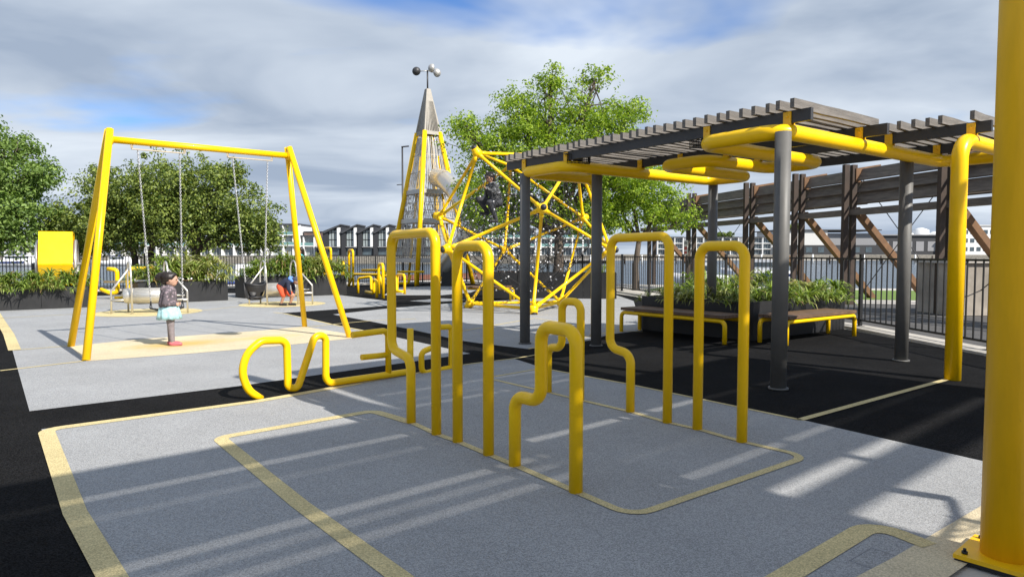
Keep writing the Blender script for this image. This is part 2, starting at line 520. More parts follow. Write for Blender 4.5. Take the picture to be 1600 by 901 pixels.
def fillet(pts, r, n=6):
    """round the corners of a polyline"""
    pts = [Vector(p) for p in pts]
    rs = r if isinstance(r, (list, tuple)) else [r] * len(pts)
    out = [pts[0]]
    for i in range(1, len(pts) - 1):
        a, b, c = pts[i - 1], pts[i], pts[i + 1]
        d0 = (a - b); d1 = (c - b)
        l0, l1 = d0.length, d1.length
        d0.normalize(); d1.normalize()
        ang = d0.angle(d1)
        if ang > 3.1: out.append(b); continue
        t = min(rs[i] / math.tan(ang / 2), l0 * 0.49, l1 * 0.49)
        rad = t * math.tan(ang / 2)
        cen = b + (d0 + d1).normalized() * (rad / math.sin(ang / 2))
        s, e = b + d0 * t - cen, b + d1 * t - cen
        om = s.angle(e)
        for k in range(n + 1):
            f = k / n
            out.append(cen + (s * math.sin((1 - f) * om) + e * math.sin(f * om)) / math.sin(om))
    out.append(pts[-1])
    return out

def copy_tree(o, loc=None, rotz=None, parent=None):
    c = o.copy(); COL.objects.link(c)
    if parent: c.parent = parent
    for ch in list(o.children): copy_tree(ch, parent=c)
    if loc is not None: c.location = loc
    if rotz is not None: c.rotation_euler = (0, 0, rotz)
    return c

def part(name, me, parent, loc, rotz=0.0):
    """a piece sharing mesh data"""
    o = bpy.data.objects.new(name, me); COL.objects.link(o)
    o.parent = parent; o.location = loc; o.rotation_euler = (0, 0, rotz)
    return o

# ================================================================== SETTING
# quay, water, far land
quay = [(-90, -60), (70, -60), (70, 30), (15.5, 29), (6, 33), (-2.5, 39.5), (-20, 29), (-45, 14), (-90, -6)]
structure(MB().prism(quay, -2.2, -0.016), 'ground', 'concrete')
structure(MB().sheet([(-3500, -200), (3500, -200), (3500, 4500), (-3500, 4500)], -1.3), 'water', 'water')

# rubber surfaces, one sheet above the other
black_area = [(-14, -9), (-0.5, 1.30), (3.6, 4.48), (7.2, 7.1), (6.75, 9.9), (6.5, 13.1), (3.7, 25.6), (-2.6, 34.8),
              (-18, 25.2), (-23, 21), (-24, 2)]
structure(MB().sheet(black_area, -0.004), 'black_rubber_surface', 'rub_black')
pad_swing = [(-4.47, 6.22), (-7.5, 10.13), (-11.5, 15.18), (-13.57, 16.68), (-15.8, 19.43), (-14.52, 23.63), (-10.47, 25.19), (-6.06, 24.0), (-3.88, 21.04), (-3.41, 19.19),
             (-5.7, 16.68), (-3.6, 13.81), (-2.06, 11.87), (-1.16, 10.63), (-0.61, 9.87), (-3.03, 7.41)]
structure(MB().sheet(pad_swing, 0.0), 'grey_rubber_surface', 'rub_grey')
pad_dome = [(-4.32, 16.32), (-3.25, 18.27), (-1.89, 19.94), (0.0, 21.63), (3.69, 24.39), (3.78, 21.04), (2.49, 12.88), (1.77, 12.25), (1.35, 11.43), (0.26, 10.34), (-0.52, 11.01), (-0.84, 11.34), (-1.91, 12.99), (-3.04, 14.6)]
structure(MB().sheet(pad_dome, 0.0), 'grey_rubber_surface', 'rub_grey')
pad_front = [(-3.91, 5.57), (-2.55, 6.69), (-0.59, 8.94), (0.03, 9.38), (0.46, 8.49), (1.27, 7.56), (2.54, 5.9), (3.33, 4.67), (3.53, 4.44), (2.68, 3.81), (1.81, 3.15), (-0.5, 1.38)]
structure(MB().sheet(pad_front, 0.0), 'grey_rubber_surface', 'rub_grey')
structure(MB().sheet([(-5.08, 29.56), (-3.83, 30.75), (-1.16, 30.75), (-1.57, 25.61), (-2.5, 24.0), (-4.54, 24.0)], 0.0), 'grey_rubber_surface', 'rub_grey')
structure(MB().sheet([(-3.18, 21.04), (-2.31, 22.26), (-1.39, 21.63), (-2.4, 20.47)], 0.0), 'grey_rubber_surface', 'rub_grey')

# pale strip under the swing and the two discs under the spinning drums
structure(MB().sheet([(-6.96, 10.63), (-5.78, 9.15), (-4.68, 9.87), (-3.73, 10.63), (-2.78, 11.6), (-2.57, 11.87), (-4.18, 13.56), (-4.84, 12.77), (-6.39, 11.51)], 0.003), 'swing_strip', 'rub_swing')
def blob(cx, cy, rx, ry, ang, n=28, jit=0.10, seed=1):
    rnd = random.Random(seed); c, s = math.cos(ang), math.sin(ang); o = []
    for k in range(n):
        a = 2 * math.pi * k / n; q = 1 + rnd.uniform(-jit, jit)
        x, y = rx * q * math.cos(a), ry * q * math.sin(a)
        o.append((cx + c * x - s * y, cy + s * x + c * y))
    return o
structure(MB().sheet(blob(-9.1, 16.9, 1.25, 1.25, 0, 40, 0.0), 0.004), 'yellow_disc', 'rub_yellow')
structure(MB().sheet(blob(-6.67, 19.7, 1.2, 1.2, 0, 40, 0.0), 0.004), 'yellow_disc', 'rub_yellow')

def line(pts, w, fr=0.12, z=0.0035, m='rub_yellow'):
    p = fillet([(a[0], a[1], 0) for a in pts], fr, 5)
    if not isinstance(w, (int, float)):
        n = len(p); w = [w[0] + (w[1] - w[0]) * i / (n - 1) for i in range(n)]
    structure(MB().strip(p, w, z), 'yellow_line', m)
line([(-0.45, 1.42), (-2.46, 3.75), (-3.86, 5.55), (-2.52, 6.63), (-1.72, 7.56)], 0.115, 0.12)
line([(-1.72, 7.56), (-0.59, 8.89), (0.03, 9.38), (0.61, 10.0)], 0.045, 0.02)
line([(0.95, 1.2), (-1.23, 3.87), (-2.32, 5.3), (-1.29, 6.22), (-0.87, 5.79)], 0.105, 0.10)
line([(-0.87, 5.79), (-0.61, 5.41), (-0.42, 5.19), (-0.17, 4.85), (0.02, 4.6), (0.39, 4.08), (0.67, 3.69), (2.12, 4.8), (1.78, 5.19), (1.54, 5.57), (1.34, 5.79), (1.09, 6.19), (0.68, 6.69)], 0.062, 0.14, z=0.0045)
line([(0.68, 6.69), (0.39, 7.06), (-0.21, 7.79)], 0.05, 0.02)
line([(-0.21, 7.99), (0.3, 8.49)], 0.04, 0.02)
line([(0.46, 8.49), (1.27, 7.56), (2.53, 5.88)], 0.045, 0.02)
line([(2.52, 5.88), (5.13, 7.87)], 0.07, 0.02)
line([(0.35, 2.25), (1.95, 3.59), (2.08, 3.31)], 0.115, 0.14)
structure(MB().strip([(-0.6, 1.33), (1.90, 3.085), (2.77, 3.745), (3.66, 4.40)], 0.24, 0.002), 'yellow_border', 'rub_cream')
line([(-6.38, 8.39), (-5.82, 9.15)], 0.06, 0.02)
line([(-13.84, 18.06), (-11.28, 14.89), (-9.13, 12.25), (-7.52, 10.2)], 0.16, 0.3)
line([(-7.52, 10.2), (-7.01, 10.7)], 0.05, 0.02)
line([(-5.94, 16.86), (-5.54, 16.5), (-3.6, 13.81), (-2.06, 11.87)], 0.06, 0.02)
line([(-4.17, 13.33), (-3.66, 14.06), (-3.07, 14.74), (-2.16, 15.18)], 0.055, 0.02)
line([(-11.61, 15.34), (-10.26, 16.68), (-8.09, 17.24), (-7.53, 18.95), (-5.56, 19.94)], 0.05, 0.02)
line([(-1.17, 12.35), (0.51, 15.34), (1.21, 14.19)], 0.05, 0.02)
line([(0.26, 10.34), (1.94, 12.77), (2.45, 12.66)], 0.04, 0.02)

# things set into the ground
cov = thing('access_cover', (*(1.76, 3.13), 0.0), 'small square access cover set in grey rubber near the big yellow post', 'cover')
MB().box(((1.76, 3.13)[0], (1.76, 3.13)[1], -0.001), (0.215, 0.215, 0.004), ((0.79, 0.61, 0), (-0.61, 0.79, 0), (0, 0, 1))).build('lid', 'rub_grey', cov)
fr = MB()
for k in range(4):
    a = 0.66 + k * math.pi / 2
    fr.box(((1.76, 3.13)[0] + 0.114 * math.cos(a), (1.76, 3.13)[1] + 0.114 * math.sin(a), 0.0), (0.005, 0.23, 0.003), ((math.cos(a), math.sin(a), 0), (-math.sin(a), math.cos(a), 0), (0, 0, 1)))
fr.build('frame', 'grey_wall', cov)

# paths, lawn and kerb outside the fence
structure(MB().prism([(6.78, 9.4), (7.3, 9.4), (7.08, 13.45), (4.25, 26.7), (-2.35, 36.1), (-19.6, 25.9), (-19.45, 25.5), (-2.45, 35.5), (3.9, 26.4), (6.6, 13.3)], -0.02, 0.035), 'kerb', 'concrete')
structure(MB().sheet([(7.4, 6.0), (40, 6.0), (40, 19), (12.8, 19.5), (9.2, 20.4), (6.2, 19.5), (7.3, 13.5)], -0.010), 'asphalt_path', 'asphalt')
structure(MB().sheet([(9.2, 22.0), (13.2, 21.5), (40, 20.8), (40, 27), (15, 27.2), (7, 30.8), (5.4, 27.5)], -0.006), 'lawn', 'grass')

# far shores: long seawalls with land on top
def shore(name, x0, x1, y, top, depth, m):
    mb = MB(); rnd = random.Random(int(x0) + 999); n = 60
    vs = []
    for i in range(n + 1):
        x = x0 + (x1 - x0) * i / n
        for (dy, z) in ((0, -1.6), (0.35, -0.4), (0.7, top - 0.35), (1.4, top), (depth, top)):
            vs.append((x, y + dy + (rnd.uniform(-.25, .25) if dy < depth and i not in (0, n) else 0), z + (rnd.uniform(-.12, .12) if 0 < dy < 1 else 0)))
    fs = [(i * 5 + k, (i + 1) * 5 + k, (i + 1) * 5 + k + 1, i * 5 + k + 1) for i in range(n) for k in range(4)]
    mb.add(vs, fs)
    mb.add([(x0, y, -1.6), (x0, y + depth, -1.6), (x0, y + depth, top), (x0, y, top)], [(0, 1, 2, 3)])
    mb.add([(x1, y, -1.6), (x1, y, top), (x1, y + depth, top), (x1, y + depth, -1.6)], [(0, 1, 2, 3)])
    return structure(mb, name, m)
shore('far_shore', -420, 30, 200, 1.0, 900, 'rock')
shore('far_shore', 20, 900, 330, 1.2, 1200, 'rock')

# ================================================================== PERGOLA
def PG(p, q, z=0.0):
    return Vector((2.88 + 0.8 * p - 0.6 * q, 7.28 + 0.6 * p + 0.8 * q, z))
PU, PW = Vector((0.8, 0.6, 0)), Vector((-0.6, 0.8, 0))
pg = thing('pergola', PG(1.4, 2.2), 'pergola of grey timber slats over a snaking yellow pipe on dark grey posts', 'pergola')
PZ = 2.755
path = [PG(1.72, 4.62, 0.0), PG(1.72, 4.62, PZ), PG(0.06, 4.62, PZ), PG(0.06, 3.52, PZ), PG(3.45, 3.52, PZ), PG(3.45, 2.70, PZ), PG(1.2, 2.70, PZ),
        PG(1.2, 1.88, PZ), PG(2.72, 1.88, PZ), PG(2.72, 1.06, PZ), PG(-0.02, 1.06, PZ), PG(-0.02, 0.0, PZ), PG(4.0, 0.0, PZ), PG(4.0, -0.92, PZ), PG(2.09, -0.92, PZ), PG(2.09, -0.92, 0.0)]
MB().tube(fillet(path, [0] + [0.24] * (len(path) - 2) + [0], 9), 0.086, 20).build('pipe', 'yellow', pg)
for (x, y, zt) in ((0.21, 10.95, 2.74), (1.33, 10.68, 2.74), (3.58, 12.15, 2.74), (2.87, 7.25, 2.74), (5.3, 9.18, 2.74)):
    po = MB().tube([(x, y, 0.0), (x, y, zt)], 0.083, 20).build('post', 'grey_post', pg)
    for (zb, tw) in ((0.0, 0.3),):
        MB().tube([(x, y, 0.0), (x, y, 0.02)], 0.105, 18).build('base_ring', 'grey_post', po)
BZ = 2.915
for (p0, q0, p1, q1) in ((0.14, -0.24, 0.14, 5.1), (1.66, -0.32, 1.66, 5.1), (2.42, -1.12, 2.42, 2.75), (3.86, -1.12, 3.86, 2.75)):
    MB().beam(PG(p0, q0, BZ), PG(p1, q1, BZ), 0.05, 0.13).build('beam', 'dark_steel', pg)
for (p, q) in ((0.14, 0.02), (0.14, 1.06), (1.66, 0.0), (2.42, 0.0), (3.86, 0.0), (1.66, 1.06), (2.42, 1.88), (1.66, 1.88), (1.66, 2.70), (2.42, 2.70), (1.66, 3.52), (0.14, 3.6), (0.14, 4.62), (1.66, 4.62), (2.42, -0.92), (3.86, -0.92)):
    mb = MB()
    mb.box(PG(p - 0.035, q, 2.885), (0.014, 0.09, 0.17), (PU, PW, (0, 0, 1)))
    mb.box(PG(p + 0.035, q, 2.885), (0.014, 0.09, 0.17), (PU, PW, (0, 0, 1)))
    mb.tube([PG(p - 0.06, q, 2.92), PG(p + 0.06, q, 2.92)], 0.013, 8)
    mb.build('bracket', 'yellow_old', pg)
rnd = random.Random(5)
def slat_mesh(L, seed):
    r2 = random.Random(seed); mb = MB(); n = 6; h, w = 0.098, 0.048
    vs = []
    for i in range(n + 1):
        x = L * i / n; dz = r2.uniform(-.004, .004); dy = r2.uniform(-.004, .004)
        for (a, b) in ((-1, 0), (1, 0), (1, 1), (-1, 1)):
            vs.append((x, a * w / 2 + dy, b * h + dz))
    fs = [(0, 1, 2, 3)] + [(i * 4 + k, (i + 1) * 4 + k, (i + 1) * 4 + (k + 1) % 4, i * 4 + (k + 1) % 4) for i in range(n) for k in range(4)] + [(n * 4 + 3, n * 4 + 2, n * 4 + 1, n * 4)]
    mb.add(vs, [tuple(reversed(f)) for f in fs])
    me = bpy.data.meshes.new('slat'); me.from_pydata(mb.v, [], mb.f); me.materials.append(M['slat']); me.update(); return me
slatA = [slat_mesh(1.86, k) for k in range(5)]
slatB = [slat_mesh(1.95, 20 + k) for k in range(4)]
SA = math.atan2(0.6, 0.8); o_pg = Vector(pg.location)
for k in range(34):
    q = -0.10 + k * 0.155
    part('slat', slatA[rnd.randrange(5)], pg, PG(rnd.uniform(-0.03, 0.03), q + rnd.uniform(-.008, .008), 2.982) - o_pg, SA + rnd.uniform(-.004, .004))
for k in range(24):
    q = -0.98 + k * 0.155
    if k == 1: continue
    part('slat', slatB[rnd.randrange(4)], pg, PG(2.22 + rnd.uniform(-0.03, 0.03), q + rnd.uniform(-.008, .008), 2.982) - o_pg, SA + rnd.uniform(-.004, .004))

def cage(x, y, z, label):
    t = thing('light_cage', (x, y, z), label, 'light cage', 'wire light cages under the pergola')
    mb = MB(); w = 0.17; h = 0.13
    for i in range(7):
        a = -w + 2 * w * i / 6
        for s in (-1, 1):
            mb.tube([(x + a, y + s * w, z), (x + a, y + s * w, z + h)], 0.004, 5)
            mb.tube([(x + s * w, y + a, z), (x + s * w, y + a, z + h)], 0.004, 5)
        mb.tube([(x + a, y - w, z), (x + a, y + w, z)], 0.004, 5)
        mb.tube([(x - w, y + a, z), (x + w, y + a, z)], 0.004, 5)
    for j in range(4):
        zz = z + h * j / 3
        mb.tube([(x - w, y - w, zz), (x + w, y - w, zz), (x + w, y + w, zz), (x - w, y + w, zz)], 0.004, 5, closed=True)
    mb.build('cage', 'black_steel', t)
    l = MB().tube([(x, y, z + 0.03), (x, y, z + 0.16)], 0.07, 12); l.build('lamp_body', 'black_steel', t)
    MB().box((x, y, z + 0.135), (0.5, 0.06, 0.01), (PU, PW, (0, 0, 1))).build('hanger', 'dark_steel', t)
c1 = PG(0.30, 3.55); c2 = PG(0.42, 1.30)
cage(c1.x, c1.y, 2.80, 'wire light cage under the slats nearest the rope dome')
cage(c2.x, c2.y, 2.80, 'wire light cage under the slats beside the nearest pipe bend')

# ================================================================== HOOPS
def hoop(label, pts, r=0.0405, bend=0.105, group='yellow tube hoops standing along the painted line', name='tube_hoop'):
    mb = MB().tube(fillet(pts, [0] + [bend] * (len(pts) - 2) + [0], 9), r, 18)
    o = mb.build(name, 'yellow', loc=(pts[0][0], pts[0][1], 0))
    return tag(o, label, 'hoop', group)
def up(p, z): return (p[0], p[1], z)
A, C, B = (-0.87, 5.79), (-1.08, 6.07), (-0.61, 5.41)
hoop('tall stepped yellow hoop at the left, its outer leg kinked inward low down', [up(A, 0), up(A, .55), up(C, .60), up(C, 1.62), up(B, 1.625), up(B, 0)])
A, B = (-0.42, 5.19), (-0.17, 4.85)
hoop('narrow tall plain yellow hoop next to the left stepped hoop', [up(A, 0), up(A, 1.51), up(B, 1.51), up(B, 0)])
A, C, B = (0.02, 4.6), (0.19, 4.38), (0.39, 4.08)
hoop('low stepped yellow hoop nearest the viewer', [up(A, 0), up(A, .485), up(C, .49), up(C, .985), up(B, .985), up(B, 0)], r=0.0425, bend=0.10)
A, C, B = (0.38, 7.09), (0.51, 6.9), (0.68, 6.69)
hoop('low yellow hoop farthest back, partly hidden behind the nearest hoop', [up(A, 0), up(A, .48), up(C, .49), up(C, .975), up(B, .975), up(B, 0)], bend=0.095)
A, C, B = (1.09, 6.19), (0.93, 6.4), (1.34, 5.79)
hoop('wide tall yellow hoop in front of the planter with a kinked left leg', [up(A, 0), up(A, .53), up(C, .57), up(C, 1.60), up(B, 1.605), up(B, 0)])
A, B = (1.54, 5.57), (1.78, 5.19)
hoop('plain yellow hoop at the right end of its row beside the painted corner', [up(A, 0), up(A, 1.515), up(B, 1.515), up(B, 0)])

# low scribble of bent tube lying along the black strip
sc = thing('tube_scribble', (-2.0, 7.7, 0), 'low yellow bent tube scribble shaped like loose letters on the black strip', 'play sculpture')
mp_ = [(-2.542, 6.808, -0.014), (-2.634, 6.716, 0.09), (-2.681, 6.669, 0.285), (-2.638, 6.712, 0.47), (-2.534, 6.816, 0.579), (-2.34, 7.01, 0.56), (-2.336, 7.014, 0.057), (-2.26, 7.09, 0.042), (-2.113, 7.237, 0.58), (-2.022, 7.328, 0.569), (-2.027, 7.323, 0.045), (-1.227, 8.123, 0.039), (-1.224, 8.126, 0.558)]
MB().tube(fillet(mp_, [0, .25, .3, .25, .14, .09, .06, .06, .08, .08, .09, .04, 0], 8), 0.039, 16).build('long_tube', 'yellow', sc)
MB().tube(fillet([(-1.449, 7.901, 0.055), (-1.452, 7.898, 0.561), (-1.791, 7.559, 0.548)], .07), 0.036, 16).build('branch_tube', 'yellow', sc)
MB().tube([(-1.454, 7.896, 0.275), (-1.706, 7.644, 0.283)], 0.034, 16).build('branch_tube', 'yellow', sc)
MB().tube(fillet([(-0.956, 8.394, 0.305), (-1.11, 8.24, 0.255), (-1.105, 8.245, -0.014), (-0.774, 8.576, 0.01), (-0.772, 8.578, 0.533), (-0.926, 8.424, 0.541)], [0, .08, .08, .03, .05, 0], 8), 0.036, 16).build('loop_tube', 'yellow', sc)

# ================================================================== BIG POST AND ITS HIGH LOUVRED CANOPY
def SH(u, v, z):                       # point on the canopy plane
    return Vector((0.755 * u + 0.656 * v + 5.36 * z / 6.0, 0.656 * u - 0.755 * v - 4.72 * z / 6.0, z))
CU, CV = Vector((0.755, 0.656, 0)), Vector((0.656, -0.755, 0))
bp_c = Vector((2.335, 3.14, 0))
cp = thing('canopy', bp_c, 'high louvred canopy carried on a thick yellow post with a bolted base plate', 'canopy')
MB().tube([bp_c + Vector((0, 0, 0.015)), bp_c + Vector((0, 0, 6.2))], 0.103, 32).build('post', 'yellow_old', cp)
plate = MB().box(bp_c + Vector((0, 0, 0.022)), (0.34, 0.34, 0.02), (CU, CV, (0, 0, 1))).build('base_plate', 'yellow_old', cp)
MB().box(bp_c + Vector((0, 0, 0.004)), (0.33, 0.33, 0.022), (CU, CV, (0, 0, 1))).build('grout_pad', 'black_steel', plate)
for (a, b) in ((-1, -1), (-1, 1), (1, -1), (1, 1)):
    q = bp_c + CU * 0.132 * a + CV * 0.132 * b
    MB().tube([q + Vector((0, 0, .03)), q + Vector((0, 0, .045))], 0.013, 6).tube([q + Vector((0, 0, .045)), q + Vector((0, 0, .058))], 0.007, 8).build('bolt', 'black_steel', plate)
CZ = 6.0
def louvres(u0, u1, v0, v1, pitch, gap, wide, nsub=1):
    v = v0
    while v < v1:
        w = pitch - gap; nxt = v + pitch
        for (gv, gw) in wide:                       # a wider joint where the photograph shows a streak of sun
            if v < gv <= v + pitch:
                w = gv - gw / 2 - v; nxt = gv + gw / 2
        if w > 0.02:
            MB().box(SH((u0 + u1) / 2, v + w / 2, CZ), (u1 - u0, w, 0.04), (CU, CV, (0, 0, 1))).build('louvre', 'slat', cp)
        v = nxt
louvres(-5.5, 3.42, -5.24, 1.2, 0.19, 0.010, [(-5.05, .03), (-4.62, .06), (-4.24, .055), (-3.90, .025), (-3.47, .05), (-3.28, .06), (-3.06, .065), (-2.7, .025), (-2.2, .03)])
CZ = 5.9
louvres(3.1, 3.88, -2.3, 1.2, 0.19, 0.010, [])
CZ = 6.0
louvres(3.36, 8.6, -5.12, -1.72, 0.17, 0.010, [(-4.4, .035), (-3.83, .075), (-3.3, .03), (-3.02, .05), (-2.52, .07), (-1.98, .17)])
louvres(3.34, 6.3, -8.1, -5.14, 0.17, 0.010, [(-7.3, .05), (-6.6, .05), (-6.1, .06), (-5.72, .065), (-5.45, .065)])
for (u0, v0, u1, v1) in ((-5.5, -4.9, 3.4, -4.9), (-5.5, 0.8, 3.4, 0.8), (3.42, -7.9, 3.42, -1.8), (5.0, -7.9, 5.0, -1.8), (8.3, -5.0, 8.3, -1.8), (3.42, -2.3, 8.5, -2.3), (-1.0, -5.2, -1.0, 1.1)):
    MB().beam(SH(u0, v0, CZ + 0.14), SH(u1, v1, CZ + 0.14), 0.08, 0.2).build('canopy_beam', 'dark_steel', cp)
MB().tube(fillet([SH(2.92, -6.9, CZ + .02), SH(2.98, -6.3, CZ + .02), SH(2.98, -5.3, CZ + .02), SH(3.3, -4.6, CZ + .1)], .4), 0.09, 14).build('edge_pipe', 'yellow', cp)
MB().tube(fillet([SH(3.18, -6.9, CZ + .02), SH(3.2, -6.0, CZ + .02), SH(3.3, -5.3, CZ + .02)], .4), 0.06, 14).build('edge_pipe', 'yellow', cp)
for (u, v) in ((-1.2, 0.6), (8.2, -1.9), (8.2, -4.8)):
    q = SH(u, v, CZ); MB().tube([(q.x, q.y, 0), (q.x, q.y, CZ + .1)], 0.103, 20).build('post', 'yellow_old', cp)
qa = SH(3.42, -1.9, CZ + .14)
MB().beam((bp_c.x, bp_c.y, CZ + .14), qa, 0.08, 0.2).build('canopy_beam', 'dark_steel', cp)

# made-up unseen mast, added only to cast the fin and bar shadow by the post
fm = thing('shadow_mast', (4.78, 1.62, 0), 'made-up slim mast with two flat bars, out of view, added for its shadow', 'shadow caster')
MB().tube([(4.78, 1.62, 0), (4.78, 1.62, 2.62)], 0.03, 10).build('mast', 'dark_steel', fm)
MB().tube([(4.45, 1.36, 2.55), (4.78, 1.62, 2.60), (4.86, 1.98, 2.52)], 0.022, 8).build('cross_arm', 'dark_steel', fm)
for (a, b) in (((4.45, 1.36, 2.55), (4.18, 1.45, 2.58)), ((4.86, 1.98, 2.52), (4.60, 2.12, 2.57))):
    MB().beam(a, b, 0.10, 0.04).build('flat_head', 'dark_steel', fm)  # flat bars shaped to throw the two fin shadows, no lamps
for k in range(3):
    MB().tube([(4.50 + k * .1, 1.40 + k * .08, 2.54), (4.62 + k * .1, 1.70 + k * .12, 2.30)], 0.008, 6).build('stay', 'dark_steel', fm)

# ================================================================== SWING
sw = thing('swing_frame', (-5.0, 11.3, 0), 'tall yellow swing frame with splayed tube legs and one top bar', 'swing frame')
aL, aR = Vector((-6.05, 10.28, 3.26)), Vector((-4.0, 12.27, 3.30))
FL, RL, FR, RR = (-5.82, 9.21), (-6.95, 10.63), (-2.83, 11.78), (-4.16, 13.56)
for (f, a, dx) in ((FL, aL, .05), (RL, aL, -.05), (FR, aR, .05), (RR, aR, -.05)):
    d = Vector((0.69, -0.72, 0)) * dx
    top = a + d
    foot = Vector((f[0], f[1], 0))
    MB().tube([foot, top + (top - foot).normalized() * 0.06], 0.052, 18).build('leg', 'yellow', sw)
bd = (aR - aL).normalized()
MB().tube([aL - bd * .02 + Vector((0, 0, -.09)), aR + bd * .02 + Vector((0, 0, -.09))], 0.052, 18).build('top_bar', 'yellow', sw)
for a, s in ((aL, 1), (aR, -1)):
    c = a + bd * 0.0 + Vector((0, 0, -.09))
    MB().tube([c - bd * .03 * s, c + bd * .05 * s], 0.075, 16).build('collar', 'yellow', sw)
def onbar(t, dz=0.0): return aL.lerp(aR, t) + Vector((0, 0, -.09 + dz))
tb = [0.136, 0.35, 0.646, 0.86]
for (t0, t1) in ((tb[0], tb[1]), (tb[2], tb[3])):
    mb = MB().beam(onbar(t0 - .03, -.115), onbar(t1 + .03, -.115), 0.04, 0.016)
    for t in (t0 - .028, t1 + .028): mb.beam(onbar(t, -.10), onbar(t, -.02), 0.04, 0.02, up=(1, 0, 0))
    mb.build('hanger_bar', 'cream_steel', sw)
PE = Vector((0.69, -0.72, 0))
def chain(mb, p0, p1, link=0.036):
    p0, p1 = Vector(p0), Vector(p1); L = (p1 - p0).length; n = int(L / (link * 0.78)); d = (p1 - p0).normalized()
    s1 = d.orthogonal().normalized(); s2 = d.cross(s1)
    for i in range(n):
        c = p0 + d * (L * (i + .5) / n); s = s1 if i % 2 else s2; w = d.cross(s); a, b = link / 2, link * .3
        ring = [c + d * a * .6 + s * b, c + d * a, c + d * a * .6 - s * b, c - d * a * .6 - s * b, c - d * a, c - d * a * .6 + s * b]
        mb.tube(ring, 0.0045, 4, closed=True)
    return mb
s1 = thing('belt_swing', onbar(.243, -2.6), 'flat black belt swing hanging behind the girl on two long chains', 'swing')
e1 = onbar(.28) + PE * -.15; e1.z = 0.585
h = bd * .24; h.z = 0
for t, sg in ((tb[0], -1), (tb[1], 1)):
    chain(MB(), onbar(t, -.12), e1 + h * sg + Vector((0, 0, .12))).build('chain', 'chain', s1)
    MB().tube(fillet([e1 + h * sg + Vector((0, 0, .12)) + PE * .0, e1 + h * sg + PE * .06 + Vector((0, 0, .0)), e1 + h * sg - PE * .06, e1 + h * sg + Vector((0, 0, .119))], .01), 0.008, 6).build('seat_shackle', 'dark_steel', s1)
mb = MB(); vs = []; n = 10
for i in range(n + 1):
    f = i / n * 2 - 1
    for (a, b) in ((-1, 0), (1, 0), (1, 1), (-1, 1)):
        vs.append(e1 + h * f * .98 + PE * a * .085 + Vector((0, 0, -.035 * (1 - f * f) + (b - .5) * .028)))
fs = [(0, 1, 2, 3)] + [(i * 4 + k, (i + 1) * 4 + k, (i + 1) * 4 + (k + 1) % 4, i * 4 + (k + 1) % 4) for i in range(n) for k in range(4)] + [(n * 4 + 3, n * 4 + 2, n * 4 + 1, n * 4)]
mb.add(vs, fs).build('seat', 'black_rubber', s1)
s2 = thing('bucket_swing', onbar(.753, -2.6), 'black toddler bucket swing on chains at the right half of the frame', 'swing')
e2 = onbar(.753) + PE * .1; e2.z = 0.72
hb = bd.copy(); hb.z = 0; hb.normalize()
for t, sg in ((tb[2], -1), (tb[3], 1)):
    chain(MB(), onbar(t, -.12), e2 + hb * .17 * sg + Vector((0, 0, .26))).build('chain', 'chain', s2)
# bucket: shell walls with leg openings
mb = MB(); ns = 24; nr = 5; th = 0.02
def bk(k, j, off):
    a = 2 * math.pi * k / ns; f = j / nr
    rr = (0.10 + 0.075 * f ** 0.7) + off
    return e2 + hb * rr * math.cos(a) * 1.05 + PE * rr * math.sin(a) + Vector((0, 0, .0 + .215 * f + 0.02 * math.cos(2 * a) * f))
vs = [bk(k, j, o) for o in (0, -th) for j in range(nr + 1) for k in range(ns)]
N = ns * (nr + 1); fs = []
for k in range(ns):
    l = (k + 1) % ns
    a = 2 * math.pi * (k + .5) / ns
    open_ = math.sin(a) > 0.25 and abs(math.cos(a)) > 0.22 and abs(math.cos(a)) < .93
    for j in range(nr):
        if open_ and j in (0, 1): continue
        fs.append((j * ns + k, j * ns + l, (j + 1) * ns + l, (j + 1) * ns + k))
        fs.append((N + j * ns + k, N + (j + 1) * ns + k, N + (j + 1) * ns + l, N + j * ns + l))
    fs.append((nr * ns + k, nr * ns + l, N + nr * ns + l, N + nr * ns + k))
mb.add(vs, fs, True)
mb.build('bucket', 'black_rubber', s2)
MB().tube([bk(k, 0, -.01) + Vector((0, 0, -.01)) for k in range(ns)], 0.02, 8, closed=True).build('base_ring', 'black_rubber', s2)
MB().tube([bk(k, nr, -.01) for k in range(ns)], 0.018, 8, closed=True).build('rim', 'black_rubber', s2)
MB().tube(fillet([e2 + hb * .19 + Vector((0, 0, .22)), e2 + hb * .17 + Vector((0, 0, -.05)), e2 - hb * .17 + Vector((0, 0, -.05)), e2 - hb * .19 + Vector((0, 0, .22))], .12), 0.014, 8).build('strap', 'black_rubber', s2)

